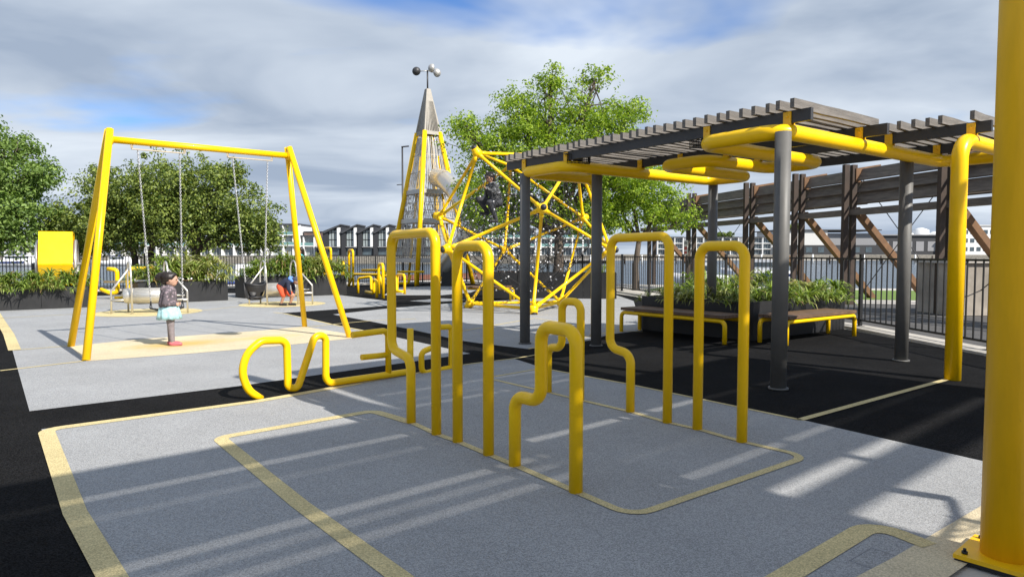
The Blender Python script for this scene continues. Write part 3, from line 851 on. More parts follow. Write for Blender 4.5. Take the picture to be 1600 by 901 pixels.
# ================================================================== ROPE DOME
HUB = dict(A=(-0.858, 16.839, 3.931), B=(-0.035, 19.215, 3.931), C=(-1.981, 18.558, 2.479), D=(-1.536, 16.251, 1.582), E=(0.684, 15.483, 2.479), F=(2.015, 19.328, 2.479),
           G_=(-0.205, 20.096, 1.582), H=(-1.133, 18.264, 0.13), I=(0.514, 16.364, 0.13), J=(1.337, 18.74, 0.13), K=(2.46, 17.021, 1.582), L=(1.612, 17.315, 3.931))
HUB = {k[0]: Vector(v) for k, v in HUB.items()}
EDG = "AC AD AE AB AL BC BG BF BL CG CD CH DE DI DH EI EK EL FG FJ FK FL GJ GH HI HJ IK IJ JK KL".split()
cen = sum(HUB.values(), Vector()) / 12
dm = thing('rope_dome', (cen.x, cen.y, 0), 'yellow tube climbing dome with black rope net inside', 'climbing dome')
for k, p in HUB.items():
    n = (p - cen).normalized()
    hb_ = MB().ball(p, 0.125, 16, 10).tube([p - n * .05, p + n * .15], 0.095, 18).build('hub', 'yellow', dm)
    MB().ball(p + n * .145, .074, 14, 8).build('hub_cap', 'black_rubber', hb_)
for e in EDG:
    a, b = HUB[e[0]], HUB[e[1]]; d = (b - a).normalized()
    t = MB().tube([a + d * .05, a + d * .22, a + d * .22001, b - d * .22, b - d * .22001, b - d * .05], [.052, .052, .039, .039, .052, .052], 14).build('tube', 'yellow', dm)
ropes = MB(); conn = MB(); rnd = random.Random(8)
lev = [0.78, 0.52]
def npt(k, f): return cen + (HUB[k] - cen) * f + Vector((0, 0, -.04 * (1 - f)))
def rope(a, b, sag=0.03, r=0.0085):
    a, b = Vector(a), Vector(b); m = (a + b) / 2 - Vector((0, 0, sag))
    ropes.tube([a, (a * .75 + b * .25) - Vector((0, 0, sag * .7)), m, (a * .25 + b * .75) - Vector((0, 0, sag * .7)), b], r, 5, cap=False)
for k in HUB:
    rope(HUB[k], npt(k, 0.06), 0.0)
for f in lev:
    for e in EDG:
        a, b = npt(e[0], f), npt(e[1], f); rope(a, b)
        for t in (0.0, 0.33, 0.66):
            conn.ball(a.lerp(b, t) - Vector((0, 0, .03 * 4 * t * (1 - t))), 0.026, 6, 4)
tri = [(x, y, z) for i, x in enumerate(sorted(HUB)) for y in sorted(HUB)[i + 1:] for z in sorted(HUB)
       if z > y and all((p + q in EDG) or (q + p in EDG) for p, q in ((x, y), (y, z), (x, z)))]
for (x, y, z) in tri:
    f = 0.78
    P = [npt(q, f) for q in (x, y, z)]; m = [(P[i] + P[(i + 1) % 3]) / 2 - Vector((0, 0, .03)) for i in range(3)]
    for i in range(3):
        rope(m[i], m[(i + 1) % 3], .01); conn.ball(m[i], 0.026, 6, 4)
        c = (m[i] + m[(i + 1) % 3]) / 2; rope(c, P[(i + 1) % 3], .01); conn.ball(c, 0.024, 6, 4)
    P2 = [npt(q, .52) for q in (x, y, z)]; m2 = [(P2[i] + P2[(i + 1) % 3]) / 2 for i in range(3)]
    for i in range(3):
        rope(m2[i], m2[(i + 1) % 3], .01); rope(m[i], m2[i], .01); conn.ball(m2[i], .024, 6, 4)
o = ropes.build('rope_net', 'rope', dm); o['kind'] = 'stuff'
o = conn.build('rope_connectors', 'connector', dm); o['kind'] = 'stuff'

# ================================================================== PLANTERS AND BENCHES
def planter(label, poly, h, group='black planter boxes'):
    c = Vector((sum(p[0] for p in poly) / len(poly), sum(p[1] for p in poly) / len(poly), 0))
    t = thing('planter', c, label, 'planter', group)
    n = len(poly)
    ar = sum(poly[i][0] * poly[(i + 1) % n][1] - poly[(i + 1) % n][0] * poly[i][1] for i in range(n))
    if ar < 0: poly = list(reversed(poly))
    for i in range(n):
        a, b = Vector((*poly[i], 0)), Vector((*poly[(i + 1) % n], 0))
        d = (b - a).normalized(); L = (b - a).length; nrm = Vector((-d.y, d.x, 0))
        k = max(1, round(L / 1.2)); w = L / k
        for j in range(k):
            m = a + d * (w * (j + .5)) + nrm * 0.02 + Vector((0, 0, h / 2 - .003))
            MB().box(m, (w - 0.008, 0.035, h), (d, nrm, (0, 0, 1))).build('side_panel', 'planter', t)
    MB().sheet([(c.x + (p[0] - c.x) * .97, c.y + (p[1] - c.y) * .97) for p in poly], h - .06).build('soil', 'soil', t)
    return t

def flax(name, label, x, y, z, R, Hh, n, m, group, seed, lean=(0, 0)):
    """clump of arching strap leaves, each blade a folded ribbon"""
    rnd = random.Random(seed); mb = MB()
    per = 13
    for i in range(max(4, n // per)):
        # rosettes sit over a low dome, each throws its blades outward and over
        a = rnd.uniform(0, 2 * math.pi); q = math.sqrt(rnd.random())
        cx_, cy_ = x + math.cos(a) * R * q * .85, y + math.sin(a) * R * q * .85
        cz_ = z + Hh * .80 * math.sqrt(max(0, 1 - q * q)) * rnd.uniform(.45, 1.1) - .05 * q
        sc_ = rnd.uniform(.75, 1.25) * (.55 + .45 * Hh / .5)
        for b in range(per):
            t = rnd.uniform(0, 2 * math.pi); L = .37 * sc_ * rnd.uniform(.6, 1.15)
            # blades lean away from the middle of the clump
            dx, dy = math.cos(t) + .8 * q * math.cos(a), math.sin(t) + .8 * q * math.sin(a)
            m_ = math.hypot(dx, dy) or 1; dx /= m_; dy /= m_
            el = rnd.uniform(.35, 1.35); w = rnd.uniform(.010, .017) * sc_
            tw = rnd.uniform(-.6, .6); sx, sy = -math.sin(t + tw) * w, math.cos(t + tw) * w
            vs = []; px, py, pz = cx_, cy_, cz_
            for k in range(4):
                ww = (.7, 1.1, .9, 0)[k]
                if k < 3: vs += [(px - sx * ww, py - sy * ww, pz), (px + sx * ww, py + sy * ww, pz)]
                else: vs.append((px, py, pz))
                px += dx * L / 3 * math.cos(el); py += dy * L / 3 * math.cos(el); pz += L / 3 * math.sin(el)
                el -= rnd.uniform(.45, .95)
            mb.add(vs, [(0, 1, 3, 2), (2, 3, 5, 4), (4, 5, 6)])
    o = mb.build(name, m, loc=(x, y, z))
    return tag(o, label, 'plant', group)

ORD = ['first', 'second', 'third', 'fourth', 'fifth', 'sixth', 'seventh', 'eighth', 'ninth', 'tenth', 'eleventh']
def row(p0, p1, n, z, R, Hh, nb, m, label, group, seed, back=None):
    rnd = random.Random(seed)
    for i in range(n):
        f = (i + .5) / n
        x = p0[0] + (p1[0] - p0[0]) * f + rnd.uniform(-.06, .06); y = p0[1] + (p1[1] - p0[1]) * f + rnd.uniform(-.06, .06)
        mm = m if isinstance(m, str) else m[rnd.randrange(len(m))]
        flax('strap_leaf_plant', ORD[i] + ' from the left of the ' + label, x, y, z, R * rnd.uniform(.8, 1.2), Hh * rnd.uniform(.75, 1.2), nb, mm, group, seed * 50 + i)

# right planter with a bench on each front side
planter('large black planter behind the two brown benches under the pergola', [(2.5, 13.05), (4.05, 11.35), (6.5, 13.2), (5.2, 15.0)], 0.65)
row((2.75, 13.1), (4.1, 11.65), 5, .56, .42, .28, 180, ['flax', 'flax_pale'], 'short strap leaf clumps behind the left bench', 'plants behind the left bench', 3)
row((4.4, 11.9), (6.3, 13.25), 6, .56, .46, .38, 240, ['flax_pale', 'flax', 'flax_pale'], 'pale arching strap leaf clumps behind the right bench', 'plants behind the right bench', 4)
row((3.4, 13.5), (5.6, 14.4), 5, .58, .46, .46, 220, ['flax', 'flax_pale'], 'taller clumps at the back of the bench planter', 'plants at the back of the bench planter', 5)

def bench(label, p0, p1, depth, h=0.45):
    p0, p1 = Vector((*p0, 0)), Vector((*p1, 0)); d = (p1 - p0).normalized(); n = Vector((-d.y, d.x, 0))
    if n.dot(Vector((0, 1, 0))) < 0: n = -n
    L = (p1 - p0).length
    t = thing('bench', (p0 + p1) / 2 + n * depth / 2, label, 'bench', 'benches on bent yellow tube legs')
    for off in (0.0, depth):
        a, b = p0 + n * off, p1 + n * off
        MB().tube(fillet([a, a + Vector((0, 0, h - .08)), b + Vector((0, 0, h - .08)), b], .09), 0.037, 14).build('leg_frame', 'yellow', t)
    k = 6; w = (depth + .1) / k
    for j in range(k):
        c = (p0 + p1) / 2 + n * (-.05 + w * (j + .5)) + Vector((0, 0, h - .012))
        MB().box(c, (L - .04, w - .009, .05), (d, n, (0, 0, 1))).build('slat', 'bench_wood', t)
    for f in (.15, .85):
        c = p0 + d * L * f + n * depth / 2 + Vector((0, 0, h - .05)); MB().box(c, (.05, depth + .02, .018), (d, n, (0, 0, 1))).build('bearer', 'dark_steel', t)
    return t
bench('long brown slatted bench in shade on the left face of the planter', (2.05, 12.66), (3.42, 10.86), .5)
bench('brown slatted bench in sun on the right face of the planter by the fence', (4.37, 10.75), (6.08, 12.0), .48)

# left planters
planter('black planter at the left edge in front of the yellow drum', [(-16.0, 15.05), (-11.55, 18.6), (-12.15, 19.4), (-16.6, 15.85)], .58)
row((-15.9, 15.7), (-11.95, 18.9), 11, .5, .55, .50, 420, ['flax', 'flax', 'flax', 'flax_pale'], 'bushy leaf clumps in the left edge planter', 'plants in the left planter', 11)
row((-15.6, 15.5), (-11.8, 18.6), 9, .48, .52, .22, 320, ['flax', 'flax', 'flax_pale'], 'low clumps hanging over the left edge planter', 'plants hanging from the left planter', 12)
planter('black planter behind the girl and the first spinning drum', [(-10.85, 19.65), (-8.95, 21.35), (-9.55, 22.15), (-11.45, 20.45)], .62)
row((-10.9, 20.25), (-9.35, 21.65), 5, .55, .64, .80, 480, ['flax', 'flax', 'flax', 'flax_pale'], 'tall bushy clumps in the planter behind the girl', 'plants in the planter behind the girl', 13)
planter('black planter behind the bending boy and right swing legs', [(-8.75, 22.2), (-5.95, 24.4), (-6.55, 25.2), (-9.4, 23.0)], .70)
row((-8.7, 22.75), (-6.3, 24.65), 7, .60, .62, .78, 480, ['flax', 'flax', 'flax', 'flax_pale'], 'tall bushy clumps in the planter behind the boy', 'plants in the planter behind the boy', 14)
planter('long black planter box behind the rope dome', [(-0.9, 22.5), (3.4, 22.0), (3.5, 22.9), (-0.8, 23.4)], .85)
row((2.3, 22.5), (3.3, 22.4), 3, .78, .5, .35, 90, 'flax', 'dark clumps in the box behind the dome', 'plants behind the dome', 15)
bn = thing('bench', (-0.4, 21.6, 0), 'small low bench on a yellow tube leg behind the rope dome', 'bench')
MB().tube(fillet([(-1.4, 21.8, .36), (.05, 21.6, .36), (.05, 21.6, 0)], .09), .037, 12).build('leg_frame', 'yellow', bn)
MB().tube(fillet([(-1.4, 21.4, .36), (-.05, 21.2, .36), (-.05, 21.2, 0)], .09), .037, 12).build('leg_frame', 'yellow', bn)
for j in range(4):
    MB().box((-.75, 21.28 + j * .16, .42), (1.5, .148, .05)).build('slat', 'bench_wood', bn)

# ================================================================== FENCES
def fence(label, pts, h, pitch=0.108, posts=2.4, single=True, half=0.011):
    pts = [Vector((*p, 0.03)) for p in pts]
    t = thing('fence', pts[0].lerp(pts[-1], .5), label, 'fence', 'black picket pool fences')
    o = Vector(t.location); pick = bpy.data.meshes.new('picket')
    mb = MB().box((0, 0, h / 2 + .05), (2 * half, 2 * half, h - .12)); pick.from_pydata(mb.v, [], mb.f); pick.materials.append(M['black_steel'])
    pm = bpy.data.meshes.new('post'); mb = MB().box((0, 0, h / 2 + .02), (.06, .06, h + .04)).box((0, 0, .004), (.13, .13, .012)).box((0, 0, h + .05), (.066, .066, .02))
    pm.from_pydata(mb.v, [], mb.f); pm.materials.append(M['black_steel'])
    joined = MB()
    for a, b in zip(pts[:-1], pts[1:]):
        d = (b - a); L = d.length; d.normalize(); an = math.atan2(d.y, d.x)
        ns = max(1, round(L / posts))
        for i in range(ns):
            q0, q1 = a + d * (L * i / ns), a + d * (L * (i + 1) / ns)
            part('post', pm, t, q0 - o, an)
            for z in (.12, h - .03):
                MB().beam(q0 + d * .035 + Vector((0, 0, z)), q1 - d * .035 + Vector((0, 0, z)), .03, .035).build('rail', 'black_steel', t)
            k = int((q1 - q0).length / pitch)
            for j in range(1, k):
                c = q0.lerp(q1, j / k)
                if single: part('picket', pick, t, c - o, an)
                else: joined.box(c + Vector((0, 0, h / 2)), (2 * half, 2 * half, h - .06))
    part('post', pm, t, pts[-1] - o, 0)
    if not single:
        ob = joined.build('pickets', 'black_steel', t); ob['kind'] = 'stuff'
    return t
fence('black picket fence along the right side behind the benches', [(7.28, 6.6), (7.08, 10.0), (6.9, 13.4), (4.25, 26.2)], 1.36, pitch=0.17, single=True, half=0.0095)
fence('black picket fence across the back between tower and right corner', [(4.25, 26.2), (-2.4, 35.7)], 1.36, single=False)
fence('black picket fence along the water behind the left planters', [(-2.4, 35.7), (-19.5, 25.6), (-27, 20.5)], 1.36, single=False)

# ================================================================== TREES
def tree(label, x, y, trunk_h, trunk_r, lobes, nclump, leaf, mtl, seed, group=None, leaves_per=36, trunks=1, clump_r=0.42, name='tree', flat=0.75):
    """tapered trunk with limbs reaching into the lobes; leaves as small folded faces gathered in clumps"""
    rnd = random.Random(seed); rg = np.random.default_rng(seed)
    t = thing(name, (x, y, 0), label, 'tree', group)
    wood = MB()
    forks = []
    for k in range(trunks):
        a = rnd.uniform(0, 6.28); l = .25 if trunks > 1 else .08
        top = Vector((x + math.cos(a) * l * trunk_h, y + math.sin(a) * l * trunk_h * .5, trunk_h))
        mid = Vector((x, y, 0)).lerp(top, .5) + Vector((rnd.uniform(-.1, .1), rnd.uniform(-.1, .1), 0))
        r = trunk_r * (.72 if trunks > 1 else 1)
        wood.tube([(x + math.cos(a) * .06, y, -.03), (x + math.cos(a) * .05, y, .12), mid, top], [r * 1.5, r * 1.1, r * .95, r * .8], 9)
        forks.append((top, r * .75))
    cl = []
    wts = [(l[3] * l[4] * l[5]) ** .72 for l in lobes]
    for i in range(nclump):
        l = rnd.choices(lobes, wts)[0]
        while True:
            v = Vector((rnd.gauss(0, 1), rnd.gauss(0, 1), rnd.gauss(0, 1)))
            if v.length > 1e-3: break
        v.normalize(); q = rnd.random() ** .42 * rnd.uniform(.72, 1.24)
        cl.append(Vector((x + l[0] + v.x * l[3] * q, y + l[1] + v.y * l[4] * q, l[2] + v.z * l[5] * q)))
    for l in lobes:
        c = Vector((x + l[0], y + l[1], l[2])); f, r = min(forks, key=lambda q: (q[0] - c).length)
        m = f.lerp(c, .5) + Vector((rnd.uniform(-.25, .25), rnd.uniform(-.25, .25), rnd.uniform(0, .3)))
        wood.tube([f, m, c], [r, r * .6, r * .32], 7)
        near = sorted((p for p in cl), key=lambda p: (p - c).length)[: max(10, nclump // len(lobes) // 2)]
        for p in near[::2]:
            s = f.lerp(c, rnd.uniform(.45, 1.0)) if rnd.random() < .5 else m.lerp(c, rnd.random())
            mm = s.lerp(p, .55) + Vector((rnd.uniform(-.12, .12), rnd.uniform(-.12, .12), rnd.uniform(.0, .15)))
            wood.tube([s, mm, p], [r * .22, r * .13, .008], 5, cap=False)
    wood.build('trunk', 'bark', t)
    C = np.array([tuple(p) for p in cl])
    n = nclump * leaves_per
    cr = np.repeat(rg.uniform(.45, 1.45, nclump) * clump_r, leaves_per)
    cc = np.repeat(C, leaves_per, 0)
    d = rg.normal(size=(n, 3)); d /= np.linalg.norm(d, axis=1, keepdims=True)
    d *= (rg.random((n, 1)) ** .5) * cr[:, None]; d[:, 2] *= flat
    P = cc + d
    nor = d * np.array([1, 1, 1.0]) + np.array([0, 0, .35]) * cr[:, None] + rg.normal(size=(n, 3)) * .35 * cr[:, None]
    nor /= np.linalg.norm(nor, axis=1, keepdims=True)
    tt = rg.normal(size=(n, 3)); tt -= nor * (tt * nor).sum(1, keepdims=True); tt /= np.linalg.norm(tt, axis=1, keepdims=True)
    ss = np.cross(nor, tt)
    L = leaf * rg.uniform(.65, 1.3, (n, 1)); W = L * rg.uniform(.42, .62, (n, 1))
    fold = nor * W * .35
    V_ = np.stack([P - tt * L * .5, P + ss * W * .5 + fold, P + tt * L * .5, P - ss * W * .5 + fold], 1).reshape(-1, 3)
    V_ -= np.array([x, y, 0])
    me = bpy.data.meshes.new('crown')
    me.vertices.add(4 * n); me.vertices.foreach_set('co', V_.ravel())
    me.loops.add(6 * n)
    idx = np.arange(n)[:, None] * 4 + np.array([[0, 1, 2, 0, 2, 3]])
    me.loops.foreach_set('vertex_index', idx.ravel())
    me.polygons.add(2 * n); me.polygons.foreach_set('loop_start', np.arange(0, 6 * n, 3)); 
    me.update(calc_edges=True); me.validate()
    me.materials.append(M[mtl])
    part('crown', me, t, (0, 0, 0))
    return t
# bright tree behind dome and pergola
tree('large bright green spreading tree behind the rope dome', 1.75, 26.6, 2.2, .21,
     [(-2.2, 0, 5.6, 2.0, 1.9, 1.5), (-.2, .3, 6.4, 2.0, 1.9, 1.7), (1.6, -.2, 6.2, 1.7, 1.7, 1.5), (-2.6, .2, 3.7, 1.7, 1.6, 1.1), (0, 0, 4.6, 2.6, 2.2, 1.5), (2.4, 0, 4.6, 1.8, 1.6, 1.3), (-3.6, 0, 6.3, .9, .8, .5), (2.9, 0, 7.0, .9, .7, .6), (-.3, 0, 8.1, .6, .6, .6), (1.5, 0, 8.2, .7, .6, .6), (-1.4, .3, 7.2, 1.0, .9, .7), (-2.3, 0, 2.9, 1.5, 1.4, .9), (1.0, .3, 3.0, 2.0, 1.6, .9)],
     1050, .125, 'leaf_bright', 21, 'trees around the playground', 46, clump_r=.46)
tree('smaller bright green tree beside the brown louvred gantry', 5.0, 27.6, 2.0, .13,
     [(-.6, 0, 3.6, 1.5, 1.3, 1.1), (.9, 0, 3.4, 1.4, 1.2, 1.0), (.2, 0, 4.4, 1.2, 1.1, .8), (-1.5, 0, 2.9, 1.0, .9, .7), (1.9, 0, 2.8, .7, .7, .5)],
     260, .125, 'leaf_bright', 22, 'trees around the playground', 44, clump_r=.42)
tree('dense dark green tree behind the left half of the swing', -15.3, 28.2, 1.5, .2,
     [(-1.3, 0, 3.5, 1.7, 1.8, 1.6), (.6, 0, 3.9, 1.8, 1.8, 1.6), (-.4, 0, 2.5, 2.1, 1.8, 1.0), (1.6, 0, 3.0, 1.4, 1.5, 1.2), (-1.7, 0, 2.5, 1.1, 1.2, .9)],
     640, .13, 'leaf_dark', 23, 'trees around the playground', 46, trunks=3, clump_r=.40)
tree('dense dark green tree behind the right half of the swing', -12.6, 27.2, 1.6, .2,
     [(-1.2, 0, 3.9, 1.7, 1.7, 1.5), (.9, 0, 3.7, 1.6, 1.7, 1.5), (.2, 0, 2.5, 2.2, 1.8, 1.0), (2.1, 0, 2.8, 1.2, 1.4, 1.1), (1.2, 0, 4.6, .8, .8, .5), (2.6, 0, 2.2, .8, .8, .7)],
     620, .13, 'leaf_dark', 24, 'trees around the playground', 46, clump_r=.40)
tree('soft mid green tree cut off by the left edge', -22.5, 27.8, 1.9, .2,
     [(-.8, 0, 4.6, 2.3, 2.0, 1.7), (1.6, 0, 4.4, 1.9, 1.8, 1.5), (.8, 0, 3.0, 2.5, 2.0, 1.1), (2.6, 0, 3.2, 1.3, 1.4, .9), (.9, 0, 6.0, 1.6, 1.3, .8), (3.0, 0, 4.7, 1.0, .9, .7), (-1.9, 0, 3.4, 1.4, 1.3, 1.0), (2.4, 0, 5.7, 1.0, .9, .5), (1.9, 0, 2.1, 1.6, 1.3, .7)],
     760, .15, 'leaf_mid', 25, 'trees around the playground', 42, clump_r=.48)
tree('small dark tree between the left edge tree and the swing', -18.6, 29.0, 1.3, .12,
     [(.2, 0, 2.2, 1.6, 1.2, 1.0), (.9, 0, 2.9, 1.0, .9, .7), (-.6, 0, 2.9, .9, .8, .6)],
     210, .15, 'leaf_dark', 26, 'trees around the playground', 42, clump_r=.36)

# ================================================================== ROCKET TOWER
TC = Vector((-4.1, 33.4, 0)); TH = 10.0
base = [Vector((-4.4, 31.3, 0)), Vector((-1.9, 33.0, 0)), Vector((-3.7, 35.6, 0)), Vector((-6.2, 33.9, 0))]
apex = Vector((TC.x, TC.y, TH))
def leg_at(i, z, k=1.0): return TC.lerp(base[i], (1 - z / TH) * k) + Vector((0, 0, z))
tw = thing('rocket_tower', TC, 'tall yellow legged rocket shaped play tower with caged floors and grey cladding tip', 'play tower')
for i in range(4):
    MB().tube([leg_at(i, 0), leg_at(i, 7.35)], 0.115, 16).build('leg', 'yellow', tw)
Z0, Z1 = 7.2, 9.45
for i in range(4):
    j = (i + 1) % 4
    a0, b0, a1, b1 = leg_at(i, Z0, 1.12), leg_at(j, Z0, 1.12), leg_at(i, Z1, 1.25), leg_at(j, Z1, 1.25)
    mb = MB(); nrm = (b0 - a0).cross(a1 - a0).normalized() * .03
    def q(u, v): return (a0.lerp(b0, u)).lerp(a1.lerp(b1, u), v)
    def quadp(pts): mb.extrude(pts, -nrm)
    quadp([q(0, 0), q(1, 0), q(1, .08), q(0, .08)]); quadp([q(0, .72), q(1, .72), q(1, 1), q(0, 1)])
    quadp([q(0, .08), q(.12, .08), q(.12, .72), q(0, .72)]); quadp([q(.88, .08), q(1, .08), q(1, .72), q(.88, .72)])
    pn = mb.build('cladding_panel', 'clad', tw)
    for k in range(10):
        u = .05 + k * .1
        p0, p1 = q(min(.9, max(.1, u + .06)), .07), q(min(.9, max(.1, u - .06)), .73)
        MB().beam(p0 - nrm * .5, p1 - nrm * .5, .048, .03).build('cladding_bar', 'clad', pn)
MB().tube([TC + Vector((0, 0, 9.3)), TC + Vector((0, 0, 10.35))], .04, 10).build('mast', 'dark_steel', tw)
hub = TC + Vector((0, 0, 10.32))
for k, a in enumerate((3.0, 0.75, -1.0)):
    d = Vector((math.cos(a), math.sin(a), 0)); s = Vector((-math.sin(a), math.cos(a), 0))
    arm = MB().tube([hub, hub + d * .42], .022, 8).build('wind_cup_arm', 'galv', tw)
    c = hub + d * .55; open_dir = -s if k == 0 else s
    mb = MB(); n1, n2 = 16, 7; vs = []
    for (rad) in (.21, .19):
        for i in range(n2 + 1):
            th = i / n2 * math.pi / 2
            for m in range(n1):
                ph = 2 * math.pi * m / n1
                vs.append(c - open_dir * rad * math.cos(th) + (d * math.cos(ph) + Vector((0, 0, 1)) * math.sin(ph)) * rad * math.sin(th))
    N_ = n1 * (n2 + 1); fs = []
    for i in range(n2):
        for m in range(n1):
            l = (m + 1) % n1
            fs.append((i * n1 + m, (i + 1) * n1 + m, (i + 1) * n1 + l, i * n1 + l))
            fs.append((N_ + i * n1 + m, N_ + i * n1 + l, N_ + (i + 1) * n1 + l, N_ + (i + 1) * n1 + m))
    for m in range(n1):
        l = (m + 1) % n1; fs.append((n2 * n1 + m, N_ + n2 * n1 + m, N_ + n2 * n1 + l, n2 * n1 + l))
    mb.add(vs, fs, True); mb.build('wind_cup', 'dark_steel' if k == 0 else 'galv', arm)
for z in (1.15, 3.05, 4.45):
    fl = MB().prism([tuple(leg_at(i, z, .93))[:2] for i in range(4)], z - .04, z + .03).build('floor', 'galv', tw)
    for i in range(4):
        MB().beam(leg_at(i, z, .97), leg_at((i + 1) % 4, z, .97), .06, .2).build('floor_edge', 'galv', fl)
rnd = random.Random(77)
for i in range(4):
    j = (i + 1) % 4; mb = MB()
    for (zb, zt, n) in ((1.25, 2.95, 18), (3.15, 4.35, 19), (4.55, 7.1, 15)):
        for k in range(n):
            u = (k + .5) / n; u2 = u + rnd.uniform(-.05, .05); pts = []
            for m in range(5):
                z = zb + (zt - zb) * m / 4; uu = u + (u2 - u) * m / 4 + (.018 if m % 2 else -.018)
                pts.append(leg_at(i, z, .92).lerp(leg_at(j, z, .92), min(.99, max(.01, uu))))
            mb.tube(pts, .015, 5, cap=False)
        for z in (zb + (zt - zb) * .33, zb + (zt - zb) * .66):
            mb.tube([leg_at(i, z, .92), leg_at(j, z, .92)], .013, 5)
    ob = mb.build('cage_bars', 'galv', tw); ob['kind'] = 'stuff'
MB().tube([leg_at(1, 0.0, .55) + Vector((0, 0, .0)), leg_at(1, 6.2, .6)], .06, 10).build('inner_pole', 'yellow', tw)
MB().tube([leg_at(3, 0.0, .5) + Vector((0, 0, .0)), leg_at(3, 6.2, .5)], .06, 10).build('inner_pole', 'yellow', tw)
sl = [(-3.65, 33.0, 5.15), (-3.2, 32.2, 4.95), (-2.6, 31.2, 4.35), (-2.05, 30.3, 3.6), (-1.75, 29.9, 2.9), (-1.95, 30.0, 2.2), (-2.5, 30.6, 1.55), (-3.0, 31.2, 1.0), (-3.2, 31.5, .7)]
ring = fillet(sl, .8, 5)
tube_ = MB().tube(ring, .44, 24, cap=False).build('slide_tube', 'steel', tw)
for f in (0.12, 0.3, 0.5, 0.7, 0.88):
    k = int(f * (len(ring) - 2)); d = (ring[k + 1] - ring[k]).normalized()
    MB().tube([ring[k] - d * .025, ring[k] + d * .025], .475, 24, cap=False).tube([ring[k] - d * .02, ring[k] + d * .02], .43, 24, cap=False).build('slide_flange', 'galv', tube_)
MB().extrude([(-3.25, 30.9, 0), (-2.55, 30.9, 0), (-2.75, 31.0, 1.3), (-3.1, 31.0, 1.3)], (0.05, .5, 0)).build('slide_support', 'black_steel', tw)

# ================================================================== FAR YELLOW TUBES
def far_hoop(label, x0, y0, x1, y1, h):
    hoop(label, [(x0, y0, 0), (x0, y0, h), (x1, y1, h), (x1, y1, 0)], r=.055, bend=.13, group='far yellow hoops by the water fence')
far_hoop('tall far hoop by the water fence, partly hidden by the planter leaves', -8.55, 30.9, -8.08, 30.3, 1.72)
far_hoop('low narrow far hoop by the water fence', -7.75, 30.9, -7.58, 30.55, 1.1)
far_hoop('tall narrow far hoop by the water fence, right of the low one', -7.42, 30.9, -7.12, 30.4, 1.63)
zz = [(-7.1, 30.3, .45), (-6.7, 30.0, .1), (-6.2, 29.6, .1), (-6.0, 29.4, .55), (-5.6, 29.1, .55), (-5.2, 28.8, .12), (-4.7, 30.5, .12), (-4.55, 31.0, .6)]
tag(MB().tube(fillet([(-7.0, 31.6, .7), (-5.95, 31.4, .72), (-5.55, 31.2, .14), (-5.05, 31.0, .12), (-4.72, 30.8, .12), (-4.6, 30.7, .5)], .14), .06, 12).build('zigzag_tube', 'yellow', loc=(-6, 31, 0)), 'zigzag yellow tube rail at the foot of the rocket tower', 'play rail')
tag(MB().tube([(-6.9, 31.9, .48), (-5.75, 31.6, .45)], .055, 12).tube([(-6.3, 31.75, 0), (-6.3, 31.75, .47)], .055, 12).build('balance_bar', 'yellow', loc=(-6.3, 31.7, 0)), 'low straight yellow balance bar left of the rocket tower', 'play rail')
tag(MB().tube([(-5.15, 30.6, .66), (-3.95, 30.45, .66)], .05, 12).tube([(-4.35, 30.5, 0), (-4.35, 30.5, .66)], .05, 12).build('balance_bar', 'yellow', loc=(-4.5, 30.5, 0)), 'short yellow cross bar in front of the tower leg', 'play rail')
def low(label, pts, r=.05):
    return tag(MB().tube(fillet(pts, .14), r, 12).build('climbing_tube', 'yellow', loc=pts[0]), label, 'climbing tube', 'cluster of bent climbing tubes')
low('upright bent climbing tube with a high loop, nearest in the cluster', [(-4.24, 22.3, 0), (-4.24, 22.3, 1.12), (-4.5, 22.9, 1.12), (-4.5, 22.9, .12)])
low('low bent climbing tube standing left of the high loop', [(-4.5, 22.55, 0), (-4.5, 22.55, .55), (-4.75, 23.3, .60), (-4.75, 23.3, .1), (-5.2, 24.1, .12)])
low('climbing tube with dark arch at the left of the cluster', [(-5.75, 25.3, 0), (-5.75, 25.3, .55), (-5.2, 25.0, .62), (-5.1, 24.6, .15), (-4.9, 24.4, .15)])
low('sloping climbing tube behind the high loop', [(-4.9, 25.9, .1), (-4.85, 25.6, .62), (-4.3, 25.0, .64), (-4.2, 24.7, .1), (-3.95, 24.5, .1)])
low('long low climbing tube at the back of the cluster', [(-7.0, 29.0, .1), (-6.7, 28.8, .6), (-5.4, 27.6, .62), (-5.2, 27.4, 0)])
low('short climbing tube at the right of the cluster', [(-3.9, 24.6, 0), (-3.9, 24.6, .7), (-4.3, 25.4, .7), (-4.3, 25.4, 0)])

# bent yellow tubes between the left planters
yt = thing('tube_rail', (-12.6, 20.8, 0), 'yellow bent tube rails with pale bars seen between the left planters', 'play rail')
MB().tube(fillet([(-13.3, 21.9, .32), (-13.0, 21.9, .2), (-12.75, 21.9, .2), (-12.75, 21.9, .95), (-13.05, 21.9, .98)], .12), .065, 12).build('bent_tube', 'yellow', yt)
MB().tube(fillet([(-12.3, 21.0, .12), (-11.9, 21.0, .12), (-11.9, 21.0, 1.0), (-11.05, 21.0, 1.0), (-11.05, 21.0, .5)], .12), .065, 12).build('bent_tube', 'yellow', yt)
MB().tube([(-13.2, 21.95, .55), (-11.0, 21.1, .62)], .04, 10).build('cross_bar', 'steel', yt)

